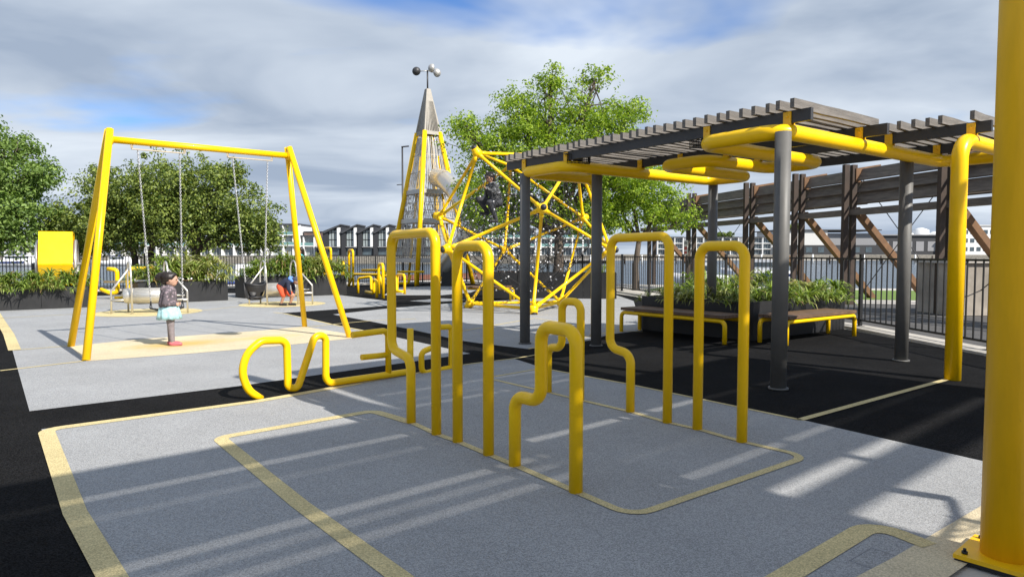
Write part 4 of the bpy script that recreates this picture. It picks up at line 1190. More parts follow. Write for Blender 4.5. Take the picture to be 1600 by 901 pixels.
# hexagonal yellow climbing drum behind the left planter
yd = thing('climbing_drum', (-15.9, 22.5, 0), 'big six sided yellow drum with bright steel rims behind the left planter', 'climbing drum')
dx = Vector((.85, .50, 0)).normalized(); dyv = Vector((-dx.y, dx.x, 0)); c = Vector((-15.45, 23.1, 1.12)); Rr = 1.22
hexp = [c + dyv * (-math.cos(math.pi / 3 * k)) * Rr + Vector((0, 0, math.sin(math.pi / 3 * k) * Rr)) for k in range(6)]
for k in range(6):
    a, b = hexp[k], hexp[(k + 1) % 6]; m = (a + b) / 2; ed = (b - a).normalized(); nr = dx.cross(ed)
    MB().box(m, (.94, (b - a).length - .006, .05), (dx, ed, nr)).build('facet', 'yellow', yd)
for s in (-1, 1):
    cc_ = c + dx * .53 * s + Vector((0, 0, -.08))
    rim = MB().tube([cc_ + dyv * math.cos(2 * math.pi * k / 40) * .86 + Vector((0, 0, math.sin(2 * math.pi * k / 40) * .86)) for k in range(40)], .055, 10, closed=True).build('rim', 'steel', yd)
MB().tube([c - dx * .7, c + dx * .7], .05, 10).build('axle', 'steel', yd)
for s in (-1, 1):
    e_ = c + dx * .68 * s
    MB().beam((e_.x, e_.y, 0), (e_.x, e_.y, 1.15), .09, .09, up=(1, 0, 0)).build('stand', 'dark_steel', yd)

# ================================================================== SPINNING DRUMS
def spinner(label, cx, cy):
    t = thing('spinning_drum', (cx, cy, 0), label, 'spinning drum', 'stainless spinning drums in tube frames')
    U = Vector((.80, .60, 0)); W = Vector((-.60, .80, 0)); c = Vector((cx, cy, .43))
    U2 = Vector((.985, .17, 0))
    prof = [(-.52, .12), (-.52, .17), (-.50, .185), (-.33, .185), (-.325, .176), (-.30, .176), (-.295, .185), (.295, .185), (.30, .176), (.325, .176), (.33, .185), (.50, .185), (.52, .17), (.52, .12)]
    MB().tube([c + U2 * a for a, _ in prof], [r for _, r in prof], 28).build('drum', 'steel', t)
    mb = MB()
    for k in range(28):
        a = 2 * math.pi * k / 28; n = Vector((0, 0, 1)) * math.sin(a) + Vector((-.17, .985, 0)) * math.cos(a)
        mb.beam(c + n * .186 - U2 * .29, c + n * .186 + U2 * .29, .012, .008, up=n)
    o = mb.build('grip_ribs', 'steel', t); o['kind'] = 'stuff'
    MB().tube([c - U2 * .85, c + U2 * .85], .022, 10).build('axle', 'steel', t)
    for s in (-1, 1):
        e0 = c + U2 * .42 * s + Vector((0, 0, -.43)); f = e0 - W * .35 + U2*.0; b = e0 + W * .30
        f.z = b.z = 0
        MB().tube(fillet([f, f + W * .08 + Vector((0, 0, .9)), f + W * .18 + Vector((0, 0, 1.26)), b - W * .08 + Vector((0, 0, 1.26)), b + Vector((0, 0, .8)), b], [0, .5, .30, .30, .4, 0], 8), .023, 12).build('arch', 'steel', t)
        hi = e0 + Vector((0, 0, 1.12)) - W * .12; lo = e0 + U2 * .45 * s + Vector((0, 0, .55)) - W * .2
        MB().tube(fillet([hi, lo, Vector((lo.x, lo.y, 0))], .1), .022, 12).build('side_rail', 'steel', t)
        MB().tube([(lo.x, lo.y, .33), e0 + Vector((0, 0, .33)) - W * .1], .03, 10).build('step_bar', 'steel', t)
    return t
spinner('steel spinning drum in a tube frame on the yellow disc behind the girl', -9.0, 16.75)
spinner('steel spinning drum in a tube frame on the far yellow disc where the boy bends', -6.75, 19.6)

# lamp post beyond the tower
lp = thing('street_lamp', (-7.0, 44.0, 0), 'dark slim street lamp with a flat head left of the rocket tower', 'street lamp')
lp.location = (-6.65, 41.5, -.3)
MB().tube([(-6.65, 41.5, -.8), (-6.65, 41.5, 7.9)], [.075, .05], 12).build('pole', 'dark_steel', lp)
MB().beam((-6.7, 41.5, 7.93), (-6.25, 41.5, 7.98), .16, .06).build('flat_head', 'dark_steel', lp)
MB().beam((-7.0, 41.5, 5.65), (-6.6, 41.5, 5.68), .06, .05).build('sensor_arm', 'dark_steel', lp)

# ================================================================== PEOPLE
def blend(name, caps, balls, m, parent, voxel, smooth=6):
    """union of tapered capsules and ellipsoids grown into one continuous skin"""
    mb = MB()
    for (p0, p1, r0, r1) in caps:
        p0, p1 = Vector(p0), Vector(p1); d = (p1 - p0).normalized()
        pts, rs = [], []
        for k in range(5):
            a = math.pi / 2 * (1 - k / 4); pts.append(p0 - d * r0 * math.sin(a)); rs.append(max(.0005, r0 * math.cos(a)))
        for k in range(5):
            a = math.pi / 2 * k / 4; pts.append(p1 + d * r1 * math.sin(a)); rs.append(max(.0005, r1 * math.cos(a)))
        mb.tube(pts, rs, 12)
    for b in balls: mb.ball(*b)
    tmp = mb.build('tmp', m, parent)
    md = tmp.modifiers.new('r', 'REMESH'); md.mode = 'VOXEL'; md.voxel_size = voxel; md.use_smooth_shade = True
    ms = tmp.modifiers.new('s', 'SMOOTH'); ms.iterations = smooth; ms.factor = .5
    dg = bpy.context.evaluated_depsgraph_get(); dg.update()
    me = bpy.data.meshes.new_from_object(tmp.evaluated_get(dg))
    me.name = name
    old = tmp.data; tmp.modifiers.clear(); tmp.data = me; bpy.data.meshes.remove(old); tmp.name = name
    me.polygons.foreach_set('use_smooth', [True] * len(me.polygons))
    return tmp

def hand(caps, w, d, side, up_, s):
    """palm plus four curled fingers of different length and a thumb from its side"""
    w, d, side, up_ = Vector(w), Vector(d).normalized(), Vector(side).normalized(), Vector(up_).normalized()
    k = w + d * .045 * s
    for o in (-.017, 0, .017): caps.append((w + side * o * s * .8, k + side * o * s * 1.2, .012 * s, .0115 * s))
    for i, (o, L) in enumerate(((-.026, .030), (-.009, .036), (.009, .034), (.025, .026))):
        b = k + side * o * s; m = b + (d * .8 + up_ * -.55) * L * s; e = m + (d * .15 - up_ * .95) * L * .8 * s
        caps += [(b, m, .0085 * s, .0075 * s), (m, e, .0075 * s, .006 * s)]
    b = w + side * -.022 * s + d * .012 * s; m = b + (side * -.6 + d * .75 - up_ * .2) * .03 * s; e = m + (d * .8 - up_ * .4) * .022 * s
    caps += [(b, m, .010 * s, .0085 * s), (m, e, .0085 * s, .007 * s)]

def frame(o, yaw):
    c, s = math.cos(yaw), math.sin(yaw); o = Vector(o)
    # local: x forward, y left, z up
    return lambda x, y, z: Vector((o.x + c * x - s * y, o.y + s * x + c * y, o.z + z))

def dirs(f):
    o = f(0, 0, 0); return (f(1, 0, 0) - o, f(0, 1, 0) - o, f(0, 0, 1) - o)

def face(f, hx, hy, hz, r, root, tilt=0.0, skin='skin'):
    X, Y, Z = dirs(f)
    for s in (-1, 1):
        MB().ball(f(hx + r * .86, hy + s * r * .36, hz + r * .02), (r * .10, r * .13, r * .09), 8, 6, (X, Y, Z)).build('eye', 'eye', root)
    MB().ball(f(hx + r * .90, hy, hz - r * .52), (r * .07, r * .24, r * .06), 8, 6, (X, Y, Z)).build('mouth', 'lip', root)

def headset(f, hx, hy, hz, r):
    X, Y, Z = dirs(f); ax = (X, Y, Z)
    return [(f(hx, hy, hz + r * .08), (r * .98, r * .84, r * 1.05), 16, 12, ax), (f(hx + r * .28, hy, hz - r * .45), (r * .62, r * .58, r * .62), 14, 10, ax),
            (f(hx + r * .98, hy, hz - r * .16), (r * .15, r * .12, r * .16), 8, 6, ax),
            (f(hx - r * .02, hy + r * .86, hz - r * .08), (r * .16, r * .09, r * .24), 8, 6, ax), (f(hx - r * .02, hy - r * .86, hz - r * .08), (r * .16, r * .09, r * .24), 8, 6, ax)]

# --- girl standing on the pale strip, turned to the right
gx, gy = -5.42, 10.72
g = thing('person', (gx, gy, 0), 'small girl in grey floral jacket and pale turquoise skirt facing right on the pale strip', 'person')
f = frame((gx, gy, 0), R_(14))
caps = []
for s in (-1, 1):
    fo = .035 if s < 0 else -.015
    caps += [(f(0, s * .05, .58), f(fo * .5, s * .05, .33), .066, .050), (f(fo * .5, s * .05, .33), f(fo, s * .052, .07), .046, .033), (f(fo, s * .052, .045), f(fo + .10, s * .055, .03), .03, .024)]
caps += [(f(-.02, 0, .58), f(-.015, 0, .74), .095, .09), (f(-.015, 0, .72), f(0, 0, .86), .095, .085), (f(0, 0, .86), f(.01, 0, .95), .04, .038)]
for s in (-1, 1):
    sh, el, wr = f(-.005, s * .115, .85), f(-.03, s * .15, .685), f(.105, s * .085, .665)
    caps += [(f(0, s * .05, .86), sh, .045, .04), (sh, el, .038, .031), (el, wr, .031, .022)]
    X, Y, Z = dirs(f); hand(caps, wr, X * .8 - Y * s * .55, -Y * s * .2 + Z, X * .3 + Y * s, .78)
hr = .098
blend('body', caps, headset(f, .025, 0, 1.045, hr), 'skin', g, .0062)
face(f, .025, 0, 1.045, hr, g)
blend('hair', [(f(-.05, 0, 1.10), f(-.07, 0, 1.02), .085, .06), (f(-.125, 0, 1.11), f(-.155, 0, 1.085), .056, .054)], [(f(-.005, 0, 1.085), (.112, .106, .092), 14, 10, dirs(f)), (f(.06, 0, 1.125), (.055, .075, .03), 12, 8, dirs(f))], 'hair', g, .008, 3)
MB().tube([f(-.105, -.03, 1.085), f(-.115, 0, 1.11), f(-.105, .03, 1.085)], .018, 8).build('hair_tie', 'sign_white', g)
M['g_jacket'] = floral('grey_floral_cloth', (0.10, 0.085, 0.095), (0.33, 0.25, 0.28), 26)
M['g_skirt'] = floral('turquoise_cloth', (0.36, 0.61, 0.65), (0.50, 0.72, 0.73), 20)
M['g_tights'] = mat('grey_tights', (0.21, 0.18, 0.185), .85, var=.2, scale=30)
M['pink'] = mat('pink_shoe', (0.46, 0.12, 0.14), .5)
jc = [(f(-.03, 0, .665), f(-.01, 0, .85), .136, .116), (f(-.005, 0, .9), f(0, 0, .93), .075, .06)]
for s in (-1, 1):
    jc += [(f(0, s * .06, .86), f(-.005, s * .118, .845), .06, .055), (f(-.005, s * .12, .845), f(-.03, s * .155, .685), .054, .047), (f(-.03, s * .155, .685), f(.085, s * .09, .665), .046, .036)]
blend('jacket', jc, [(f(-.085, 0, .90), (.05, .075, .055), 12, 8, dirs(f)), (f(-.03, 0, .62), (.128, .13, .03), 16, 8, dirs(f))], 'g_jacket', g, .008, 4)
mb = MB(); n1 = 40; vs = []
for (zz_, r, amp) in ((.66, .125, 0), (.58, .145, .006), (.50, .160, .012), (.425, .172, .018), (.425, .162, .018), (.52, .150, .010), (.64, .11, 0)):
    for k in range(n1):
        a = 2 * math.pi * k / n1; q = r + amp * math.sin(a * 9)
        vs.append(f(-.015 + q * math.cos(a) * 1.02, q * math.sin(a) * .95, zz_ + (.008 * math.sin(a * 9 + 1) if amp else 0)))
mb.add(vs, [(i * n1 + k, i * n1 + (k + 1) % n1, (i + 1) * n1 + (k + 1) % n1, (i + 1) * n1 + k) for i in range(6) for k in range(n1)], True)
mb.build('skirt', 'g_skirt', g)
lg = []
for s in (-1, 1):
    fo = .035 if s < 0 else -.015
    blend('legging', [(f(0, s * .05, .56), f(fo * .5, s * .05, .33), .070, .055), (f(fo * .5, s * .05, .33), f(fo, s * .052, .085), .052, .038)], [], 'g_tights', g, .008, 3)
    blend('shoe', [(f(fo - .015, s * .052, .042), f(fo + .115, s * .058, .032), .037, .031)], [(f(fo + .05, s * .055, .016), (.105, .036, .016), 12, 6, dirs(f))], 'pink', g, .006, 2)

# --- boy bending down by the far drum
bx, by = -6.42, 19.1
b_ = thing('person', (bx, by, 0), 'boy in orange shorts and navy hooded top bending down beside the far drum', 'person')
f = frame((bx, by, 0), R_(-8))
caps = []
for s in (-1, 1):
    fo = .14 if s > 0 else -.06
    kn = f(fo + .08, s * .07, .29)
    caps += [(f(-.10, s * .06, .52), kn, .075, .055), (kn, f(fo, s * .07, .07), .05, .034), (f(fo, s * .07, .04), f(fo + .13, s * .075, .03), .032, .025)]
caps += [(f(-.10, 0, .54), f(.07, 0, .66), .11, .11), (f(.07, 0, .66), f(.20, 0, .70), .105, .09), (f(.20, 0, .70), f(.29, 0, .71), .045, .042)]
for s in (-1, 1):
    sh, el, wr = f(.18, s * .13, .66), f(.20, s * .15, .47), f(.24, s * .10, .32)
    caps += [(f(.18, s * .06, .68), sh, .05, .045), (sh, el, .042, .034), (el, wr, .034, .025)]
    X, Y, Z = dirs(f); hand(caps, wr, -Z + X * .3, Y * -s * .3 + X, Y * s, .85)
f2o = f(.36, 0, .70)
f2 = frame(f2o, R_(-8))
blend('body', caps, headset(f2, 0, 0, 0, .10), 'skin_tan', b_, .0075)
face(f2, 0, 0, 0, .10, b_)
M['navy'] = mat('navy_cloth', (0.018, 0.022, 0.045), .9, var=.2)
M['blue_hood'] = mat('blue_lining', (0.12, 0.26, 0.62), .85)
M['orange'] = mat('orange_red_cloth', (0.72, 0.10, 0.035), .85, var=.12)
tc_ = [(f(-.08, 0, .56), f(.08, 0, .67), .125, .125), (f(.08, 0, .67), f(.20, 0, .70), .12, .105)]
for s in (-1, 1): tc_ += [(f(.18, s * .07, .67), f(.18, s * .135, .65), .065, .06), (f(.18, s * .135, .65), f(.20, s * .155, .47), .056, .05), (f(.20, s * .155, .47), f(.235, s * .11, .35), .048, .038)]
blend('hooded_top', tc_, [], 'navy', b_, .009, 3)
blend('hood', [(f(.20, -.07, .76), f(.28, -.075, .70), .05, .04), (f(.20, -.04, .79), f(.20, .06, .78), .05, .05)], [], 'blue_hood', b_, .009, 3)
sh_ = [(f(-.10, 0, .54), f(-.04, 0, .58), .125, .12)]
for s in (-1, 1):
    fo = .14 if s > 0 else -.06
    sh_.append((f(-.09, s * .06, .52), f(fo * .8 + .05, s * .07, .31), .092, .08))
blend('shorts', sh_, [], 'orange', b_, .009, 3)
M['cap_cloth'] = mat('dark_cap_cloth', (0.05, 0.055, 0.09), .9)
blend('cap', [(f2(.05, 0, .045), f2(.14, 0, .015), .05, .03)], [(f2(-.01, 0, .035), (.112, .10, .09), 14, 10, dirs(f2))], 'cap_cloth', b_, .008, 3)
for s in (-1, 1):
    fo = .14 if s > 0 else -.06
    blend('shoe', [(f(fo - .02, s * .07, .042), f(fo + .145, s * .078, .034), .042, .035)], [], 'black_rubber', b_, .008, 2)

# --- adult standing beyond the swing legs, mostly hidden
wx, wy = -7.15, 23.6 - 1.6
wx, wy = -8.15, 26.2
w_ = thing('person', (wx, wy, 0), 'adult in a turquoise sleeveless top standing beyond the right swing legs', 'person')
f = frame((wx, wy, 0), R_(200))
caps = []
for s in (-1, 1):
    caps += [(f(0, s * .09, .86), f(.02, s * .09, .48), .085, .06), (f(.02, s * .09, .48), f(0, s * .09, .09), .058, .04), (f(0, s * .09, .045), f(.16, s * .10, .035), .04, .03)]
caps += [(f(0, 0, .86), f(0, 0, 1.1), .13, .12), (f(0, 0, 1.1), f(0, 0, 1.32), .125, .11), (f(0, 0, 1.36), f(.01, 0, 1.47), .055, .05)]
for s in (-1, 1):
    sh, el, wr = f(0, s * .17, 1.35), f(-.02, s * .23, 1.08), f(.07, s * .22, .84)
    caps += [(f(0, s * .08, 1.36), sh, .06, .055), (sh, el, .05, .04), (el, wr, .04, .028)]
    X, Y, Z = dirs(f); hand(caps, wr, -Z + X * .2, X, Y * s, 1.0)
blend('body', caps, headset(f, .02, 0, 1.575, .108), 'skin_tan', w_, .010)
face(f, .02, 0, 1.575, .108, w_)
M['turq'] = mat('turquoise_cloth_plain', (0.10, 0.52, 0.50), .85, var=.12)
M['red_cloth'] = mat('dark_red_cloth', (0.30, 0.05, 0.04), .9)
blend('top', [(f(0, 0, .95), f(0, 0, 1.32), .15, .145), (f(0, -.1, 1.34), f(0, .1, 1.34), .075, .075)], [(f(0, 0, .86), (.17, .2, .1), 14, 8, dirs(f))], 'turq', w_, .011, 3)
blend('trousers', [(f(0, 0, .86), f(0, 0, .9), .145, .14)] + [(f(0, s * .09, .84), f(.01, s * .09, .12), .095, .062) for s in (-1, 1)], [], 'navy', w_, .011, 3)
blend('hair', [(f(-.06, 0, 1.58), f(-.09, 0, 1.40), .09, .06)], [(f(-.01, 0, 1.62), (.118, .108, .10), 14, 10, dirs(f))], 'hair', w_, .010, 3)
for s in (-1, 1):
    blend('shoe', [(f(-.01, s * .09, .05), f(.17, s * .10, .042), .05, .042)], [], 'black_rubber', w_, .010, 2)

# --- climber crouched in the rope dome
cx0, cy0 = -.40, 17.75
k_ = thing('person', (cx0, cy0, 2.26), 'adult in a grey patterned jacket and sunglasses crouched high in the rope dome', 'person')
f = frame((cx0, cy0, 2.26), R_(215))
caps = []
for s in (-1, 1):
    fo = -.02 if s > 0 else .10; zf = 0.0 if s > 0 else .20
    kn = f(.34 + fo, s * .15, .50 + zf * .5)
    caps += [(f(0, s * .10, .52), kn, .10, .07), (kn, f(.12 + fo, s * .12, .08 + zf), .066, .045), (f(.12 + fo, s * .12, .04 + zf), f(.30 + fo, s * .13, .03 + zf), .04, .032)]
caps += [(f(0, 0, .54), f(.06, 0, .78), .14, .14), (f(.06, 0, .78), f(.13, 0, .93), .14, .12), (f(.14, 0, .95), f(.18, 0, 1.06), .055, .05)]
ar = {1: (f(.14, .19, .93), f(.30, .30, .78), f(.52, .26, .86)), -1: (f(.14, -.19, .93), f(.10, -.36, .70), f(.30, -.33, .55))}
for s in (-1, 1):
    sh, el, wr = ar[s]
    caps += [(f(.12, s * .08, .95), sh, .065, .06), (sh, el, .052, .042), (el, wr, .042, .03)]
    X, Y, Z = dirs(f); hand(caps, wr, X * .6 + Z * .5, Y, -X * .6 + Z * .4, 1.05)
blend('body', caps, headset(f, .22, 0, 1.15, .11), 'skin_tan', k_, .0095)
face(f, .22, 0, 1.15, .11, k_)
X, Y, Z = dirs(f)
MB().ball(f(.32, .042, 1.155), (.02, .034, .025), 10, 6, (X, Y, Z)).ball(f(.32, -.042, 1.155), (.02, .034, .025), 10, 6, (X, Y, Z)).tube([f(.32, -.03, 1.165), f(.335, 0, 1.165), f(.32, .03, 1.165)], .006, 6).build('sunglasses', 'eye', k_)
M['camo'] = floral('grey_patterned_cloth', (0.05, 0.052, 0.055), (0.26, 0.27, 0.28), 15)
jc = [(f(0, 0, .55), f(.06, 0, .78), .165, .165), (f(.06, 0, .78), f(.13, 0, .93), .162, .14)]
for s in (-1, 1):
    sh, el, wr = ar[s]; jc += [(f(.12, s * .08, .94), sh, .09, .082), (sh, el, .076, .066), (el, el.lerp(wr, .85), .062, .045)]
blend('jacket', jc, [], 'camo', k_, .012, 3)
M['dark_jeans'] = mat('dark_jeans', (0.04, 0.042, 0.05), .9, var=.25)
tr = []
for s in (-1, 1):
    fo = -.02 if s > 0 else .10; zf = 0.0 if s > 0 else .20
    kn = f(.34 + fo, s * .15, .50 + zf * .5); tr += [(f(0, s * .10, .52), kn, .115, .085), (kn, f(.125 + fo, s * .12, .10 + zf), .08, .058)]
blend('trousers', tr, [], 'dark_jeans', k_, .012, 3)
blend('hair', [(f(.14, 0, 1.18), f(.10, 0, 1.08), .09, .06)], [(f(.20, 0, 1.20), (.12, .112, .09), 14, 10, dirs(f))], 'hair', k_, .010, 3)
for s in (-1, 1):
    fo = -.02 if s > 0 else .10; zf = 0.0 if s > 0 else .20
    blend('shoe', [(f(.10 + fo, s * .12, .045 + zf), f(.31 + fo, s * .13, .04 + zf), .05, .042)], [], 'black_rubber', k_, .010, 2)

# ================================================================== BROWN LOUVRED GANTRY
gd = Vector((-.228, .974, 0)).normalized(); gn = Vector((gd.y, -gd.x, 0))          # along, outward (to the water)
def GN(s, off, z): return Vector((10.5, 16.5, 0)) + gd * s + gn * off + Vector((0, 0, z))
gt = thing('louvred_gantry', GN(6, 0, 0), 'long weathered timber louvre gantry on brown steel posts beyond the fence', 'gantry')
post_s = [-8.6, -4.3, 0.0, 3.3, 5.6, 8.4, 12.7, 16.6]
for s in post_s:
    for off in (-.13, .13):
        MB().beam(GN(s, off, -.02), GN(s, off, 4.02), .16, .12, up=gd).build('post', 'rust_dark', gt)
    MB().beam(GN(s, 0.28, 3.86), GN(s, 1.0, 3.98), .13, .15).build('bracket', 'rust', gt)
    MB().box(GN(s, 0.22, 3.72), (.185, .16, .40), (gd, gn, (0, 0, 1))).build('cap_plate', 'rust', gt)
    MB().beam(GN(s, .22, 2.75), GN(s, 2.9, -.02), .17, .20, up=gd).build('brace', 'rust', gt)
ends = (-10.5, 18.0)
cuts = [ends[0]] + post_s + [ends[1]]
rnd = random.Random(31)
for (z, ang, w, off) in ((3.72, 64, .37, .30), (3.40, 60, .38, .36), (3.08, 62, .37, .30), (2.98, 25, .32, .75), (3.55, 22, .30, .85)):
    for a, b in zip(cuts[:-1], cuts[1:]):
        th = R_(ang + rnd.uniform(-4, 4)); up_ = Vector((0, 0, 1)) * math.sin(th) + gn * math.cos(th); thin = gd.cross(up_)
        m = GN((a + b) / 2, off, z + rnd.uniform(-.02, .02))
        MB().box(m, (b - a - .03, w, .045), (gd, up_, thin)).build('louvre_board', 'louvre', gt)
MB().beam(GN(ends[0], .1, 2.66), GN(ends[1], .1, 2.66), .16, .17).build('lower_beam', 'louvre', gt)
MB().beam(GN(ends[0], .95, 2.70), GN(ends[1], .95, 2.70), .14, .14).build('lower_beam', 'louvre', gt)
for (a, b) in ((0.2, 3.3), (3.3, 0.2), (8.4, 12.7), (12.7, 8.4), (-4.2, -.2), (5.6, 8.2)):
    MB().tube([GN(a, .45, 3.6), GN(b, .45, .25)], .012, 6).build('cable', 'dark_steel', gt)
sg = thing('sign', GN(12.7, -.22, 1.6), 'small pale notice sign with red marks on a brown gantry post', 'sign')
sgc = GN(12.7, -.24, 1.72)
MB().box(sgc, (.02, .34, .62), (gn, gd, (0, 0, 1))).build('sign_panel', 'sign_white', sg)
for (dz, h) in ((.2, .1), (-.02, .14), (-.2, .1)):
    MB().box(sgc - gn * .013 + Vector((0, 0, dz)), (.006, .24, h), (gn, gd, (0, 0, 1))).build('sign_mark', 'sign_red' if dz < .1 else 'grey_wall', sg)

ub = thing('concrete_box', (12.0, 15.6, 0), 'stained concrete enclosure with a flat lid behind the right fence', 'utility box')
MB().box((11.6, 16.6, .62), (2.6, 1.2, 1.24)).build('wall', 'concrete_dark', ub)
MB().box((11.6, 16.6, 1.285), (2.75, 1.35, .09)).build('lid', 'concrete', ub)
for xx in (10.7, 11.6, 12.5):
    MB().box((xx, 15.985, .6), (.06, .05, 1.2)).build('rib', 'concrete_dark', ub)

# ================================================================== BOATS
def boat(label, cx, cy, L, B, hf, ang, hull, stripe=None, cabin=True, mast=0.0, z=-1.3):
    t = thing('boat', (cx, cy, z), label, 'boat', 'boats moored along the quay')
    c, s = math.cos(ang), math.sin(ang)
    def P(x, y, zz): return (cx + c * x - s * y, cy + s * x + c * y, z + zz)
    mb = MB(); vs = []; n = 12
    for i in range(n + 1):
        f = i / n; x = -L / 2 + L * f; w = B / 2 * (1 - max(0, (f - .45) / .55) ** 2.2); w = max(w, .03); sh = hf * (1 + .25 * f * f)
        for (a, zz) in ((-1, sh), (-.92, sh * .35), (-.55, -.25), (.55, -.25), (.92, sh * .35), (1, sh)):
            vs.append(P(x, w * a, zz))
    fs = [(i * 6 + k, (i + 1) * 6 + k, (i + 1) * 6 + k + 1, i * 6 + k + 1) for i in range(n) for k in range(5)] + [(i * 6 + 5, (i + 1) * 6 + 5, (i + 1) * 6, i * 6) for i in range(n)] + [tuple(range(6))]
    mb.add(vs, fs, True); mb.build('hull', hull, t)
    if stripe:
        for sd_ in (-1, 1):
            MB().add([P(-L / 2, sd_ * (B / 2 + .02), hf * .55), P(L * .1, sd_ * (B / 2 + .02), hf * .6), P(L * .1, sd_ * (B / 2 + .02), hf * .85), P(-L / 2, sd_ * (B / 2 + .02), hf * .8)], [(0, 1, 2, 3)]).build('stripe', stripe, t)
    if cabin:
        x0, x1 = -L * .28, L * .15; w = B * .36; z0, z1 = hf, hf + 1.1
        cb = MB().add([P(x0, -w, z0), P(x1 + .5, -w, z0), P(x1 + .5, w, z0), P(x0, w, z0), P(x0 + .1, -w * .9, z1), P(x1, -w * .9, z1), P(x1, w * .9, z1), P(x0 + .1, w * .9, z1)], [(3, 2, 1, 0), (4, 5, 6, 7), (0, 1, 5, 4), (1, 2, 6, 5), (2, 3, 7, 6), (3, 0, 4, 7)]).build('cabin', 'hull_white', t)
        for sd_ in (-1, 1):
            MB().add([P(x0 + .3, sd_ * (w * .97 + .02), z0 + .4), P(x1 + .1, sd_ * (w * .97 + .02), z0 + .4), P(x1 - .1, sd_ * (w * .93 + .02), z0 + .85), P(x0 + .3, sd_ * (w * .93 + .02), z0 + .85)], [(0, 1, 2, 3)]).build('window', 'glass', cb)
    if mast:
        MB().tube([P(0, 0, hf), P(0, 0, mast)], .05, 8).build('mast', 'galv', t)
        MB().tube([P(-L * .35, 0, hf + 1.1), P(0, 0, hf + 1.2)], .09, 8).build('boom', 'hull_blue', t)
    return t
boat('white open boat with tan deck beyond the fence behind the first drum', -19.5, 39.5, 4.6, 2.0, 1.55, .55, 'hull_white', cabin=False)
tag(MB().box((-18.9, 37.3, -.35), (3.6, .5, .8), (Vector((.85, .53, 0)), Vector((-.53, .85, 0)), (0, 0, 1))).build('tan_bench_box', 'tan', loc=(-18.9, 37.3, -.35)), 'tan timber box standing below the white boat at the quay edge', 'box')
boat('blue and white boat with cabin seen between the two left planters', -16.2, 44.0, 6.0, 2.2, 1.0, .4, 'hull_blue', 'hull_white')
boat('red brown work barge behind the foot of the tower', -4.0, 47.0, 9.0, 3.2, 1.3, .1, 'hull_brown', cabin=False)
boat('white yacht with bare mast by the far seawall at the left edge', -108, 150, 12, 3.6, 1.4, .1, 'hull_white', 'hull_blue', mast=14)
boat('second white yacht near the far seawall left of the yellow drum', -92, 160, 9, 3.0, 1.2, -.1, 'hull_white', mast=11)
boat('white launch moored beyond the planter on the right', 24.5, 68.0, 7.0, 2.6, 1.1, 2.6, 'hull_white', 'hull_blue')
boat('small white launch beyond the right fence near the lawn', 16.5, 60.0, 5.0, 2.0, .9, 2.8, 'hull_white')
jt = thing('jetty', (60, 190, -.2), 'long pale floating jetty with piles across the water on the right', 'jetty')
MB().box((70, 200, -.15), (110, 2.2, .5)).build('deck', 'concrete', jt)
for k in range(22):
    MB().tube([(18 + k * 5, 198.7, -1.6), (18 + k * 5, 198.7, 1.0 + (k % 3) * .2)], .22, 8).build('pile', 'white' if k % 3 else 'rust_dark', jt)

# ================================================================== FAR BUILDINGS
def wbox(mb, x0, x1, y0, y1, z0, z1): return mb.box(((x0 + x1) / 2, (y0 + y1) / 2, (z0 + z1) / 2), (x1 - x0, y1 - y0, z1 - z0))
def apartment(label, x0, x1, y, z0, floors, fh, wall, group, bay=3.6, balcony=True, depth=14, glass='glass', roof='roofing'):
    t = thing('apartment_block', ((x0 + x1) / 2, y, z0), label, 'apartment block', group)
    n = max(1, round((x1 - x0) / bay)); bw = (x1 - x0) / n; H_ = floors * fh
    wbox(MB(), x0, x1, y + 1.6, y + depth, z0, z0 + H_).build('wall', wall, t)
    wbox(MB(), x0 - .3, x1 + .3, y - .2, y + depth, z0 + H_, z0 + H_ + .35).build('roof', roof, t)
    for i in range(n + 1):
        x = x0 + bw * i
        wbox(MB(), x - .22, x + .22, y, y + 1.6, z0, z0 + H_).build('fin_wall', 'white', t)
    for fl in range(floors):
        zf = z0 + fh * fl
        if fl: wbox(MB(), x0 + .2, x1 - .2, y + .05, y + 1.6, zf - .15, zf + .12).build('balcony_floor', 'white', t)
        for i in range(n):
            xa, xb = x0 + bw * i + .35, x0 + bw * (i + 1) - .35
            w = wbox(MB(), xa + .1, xb - .1, y + 1.5, y + 1.58, zf + .2, zf + fh - .5).build('window', glass, t)
            for k in (1, 2):
                xm = xa + .1 + (xb - xa - .2) * k / 3
                wbox(MB(), xm - .04, xm + .04, y + 1.44, y + 1.5, zf + .2, zf + fh - .5).build('mullion', 'white', w)
            if fl and balcony:
                wbox(MB(), xa - .1, xb + .1, y + .06, y + .1, zf + .15, zf + 1.05).build('balustrade', 'balustrade', t)
    return t
gA = 'white waterfront apartments across the basin'
apartment('low white waterfront terrace at the far left edge', -172, -140, 216, 1, 2, 3.0, 'offwhite', gA)
apartment('pale waterfront apartments behind the yellow drum', -137, -112, 214, 1, 2, 3.1, 'offwhite', gA)
apartment('white terrace with green balconies behind the left swing leg', -110, -84, 214, 1, 2, 2.9, 'white', gA)
apartment('white terrace with green balconies seen under the dark trees', -82, -62, 213, 1, 2, 3.0, 'white', gA, glass='glass_pale')
apartment('three storey white apartment block beside the right swing legs', -76.5, -66.5, 212.2, 1, 3, 3.2, 'white', gA, bay=5, glass='glass_pale')
apartment('taller pale apartment block standing behind the left edge tree', -146, -128, 245, 1, 5, 3.2, 'offwhite', gA)
bk_ = thing('brown_block', (-61, 216, 1), 'plain dark brown low building left of the dark gabled townhouses', 'building')
wbox(MB(), -66, -58.2, 216, 226, 1, 8.4).build('wall', 'brick_wall', bk_)
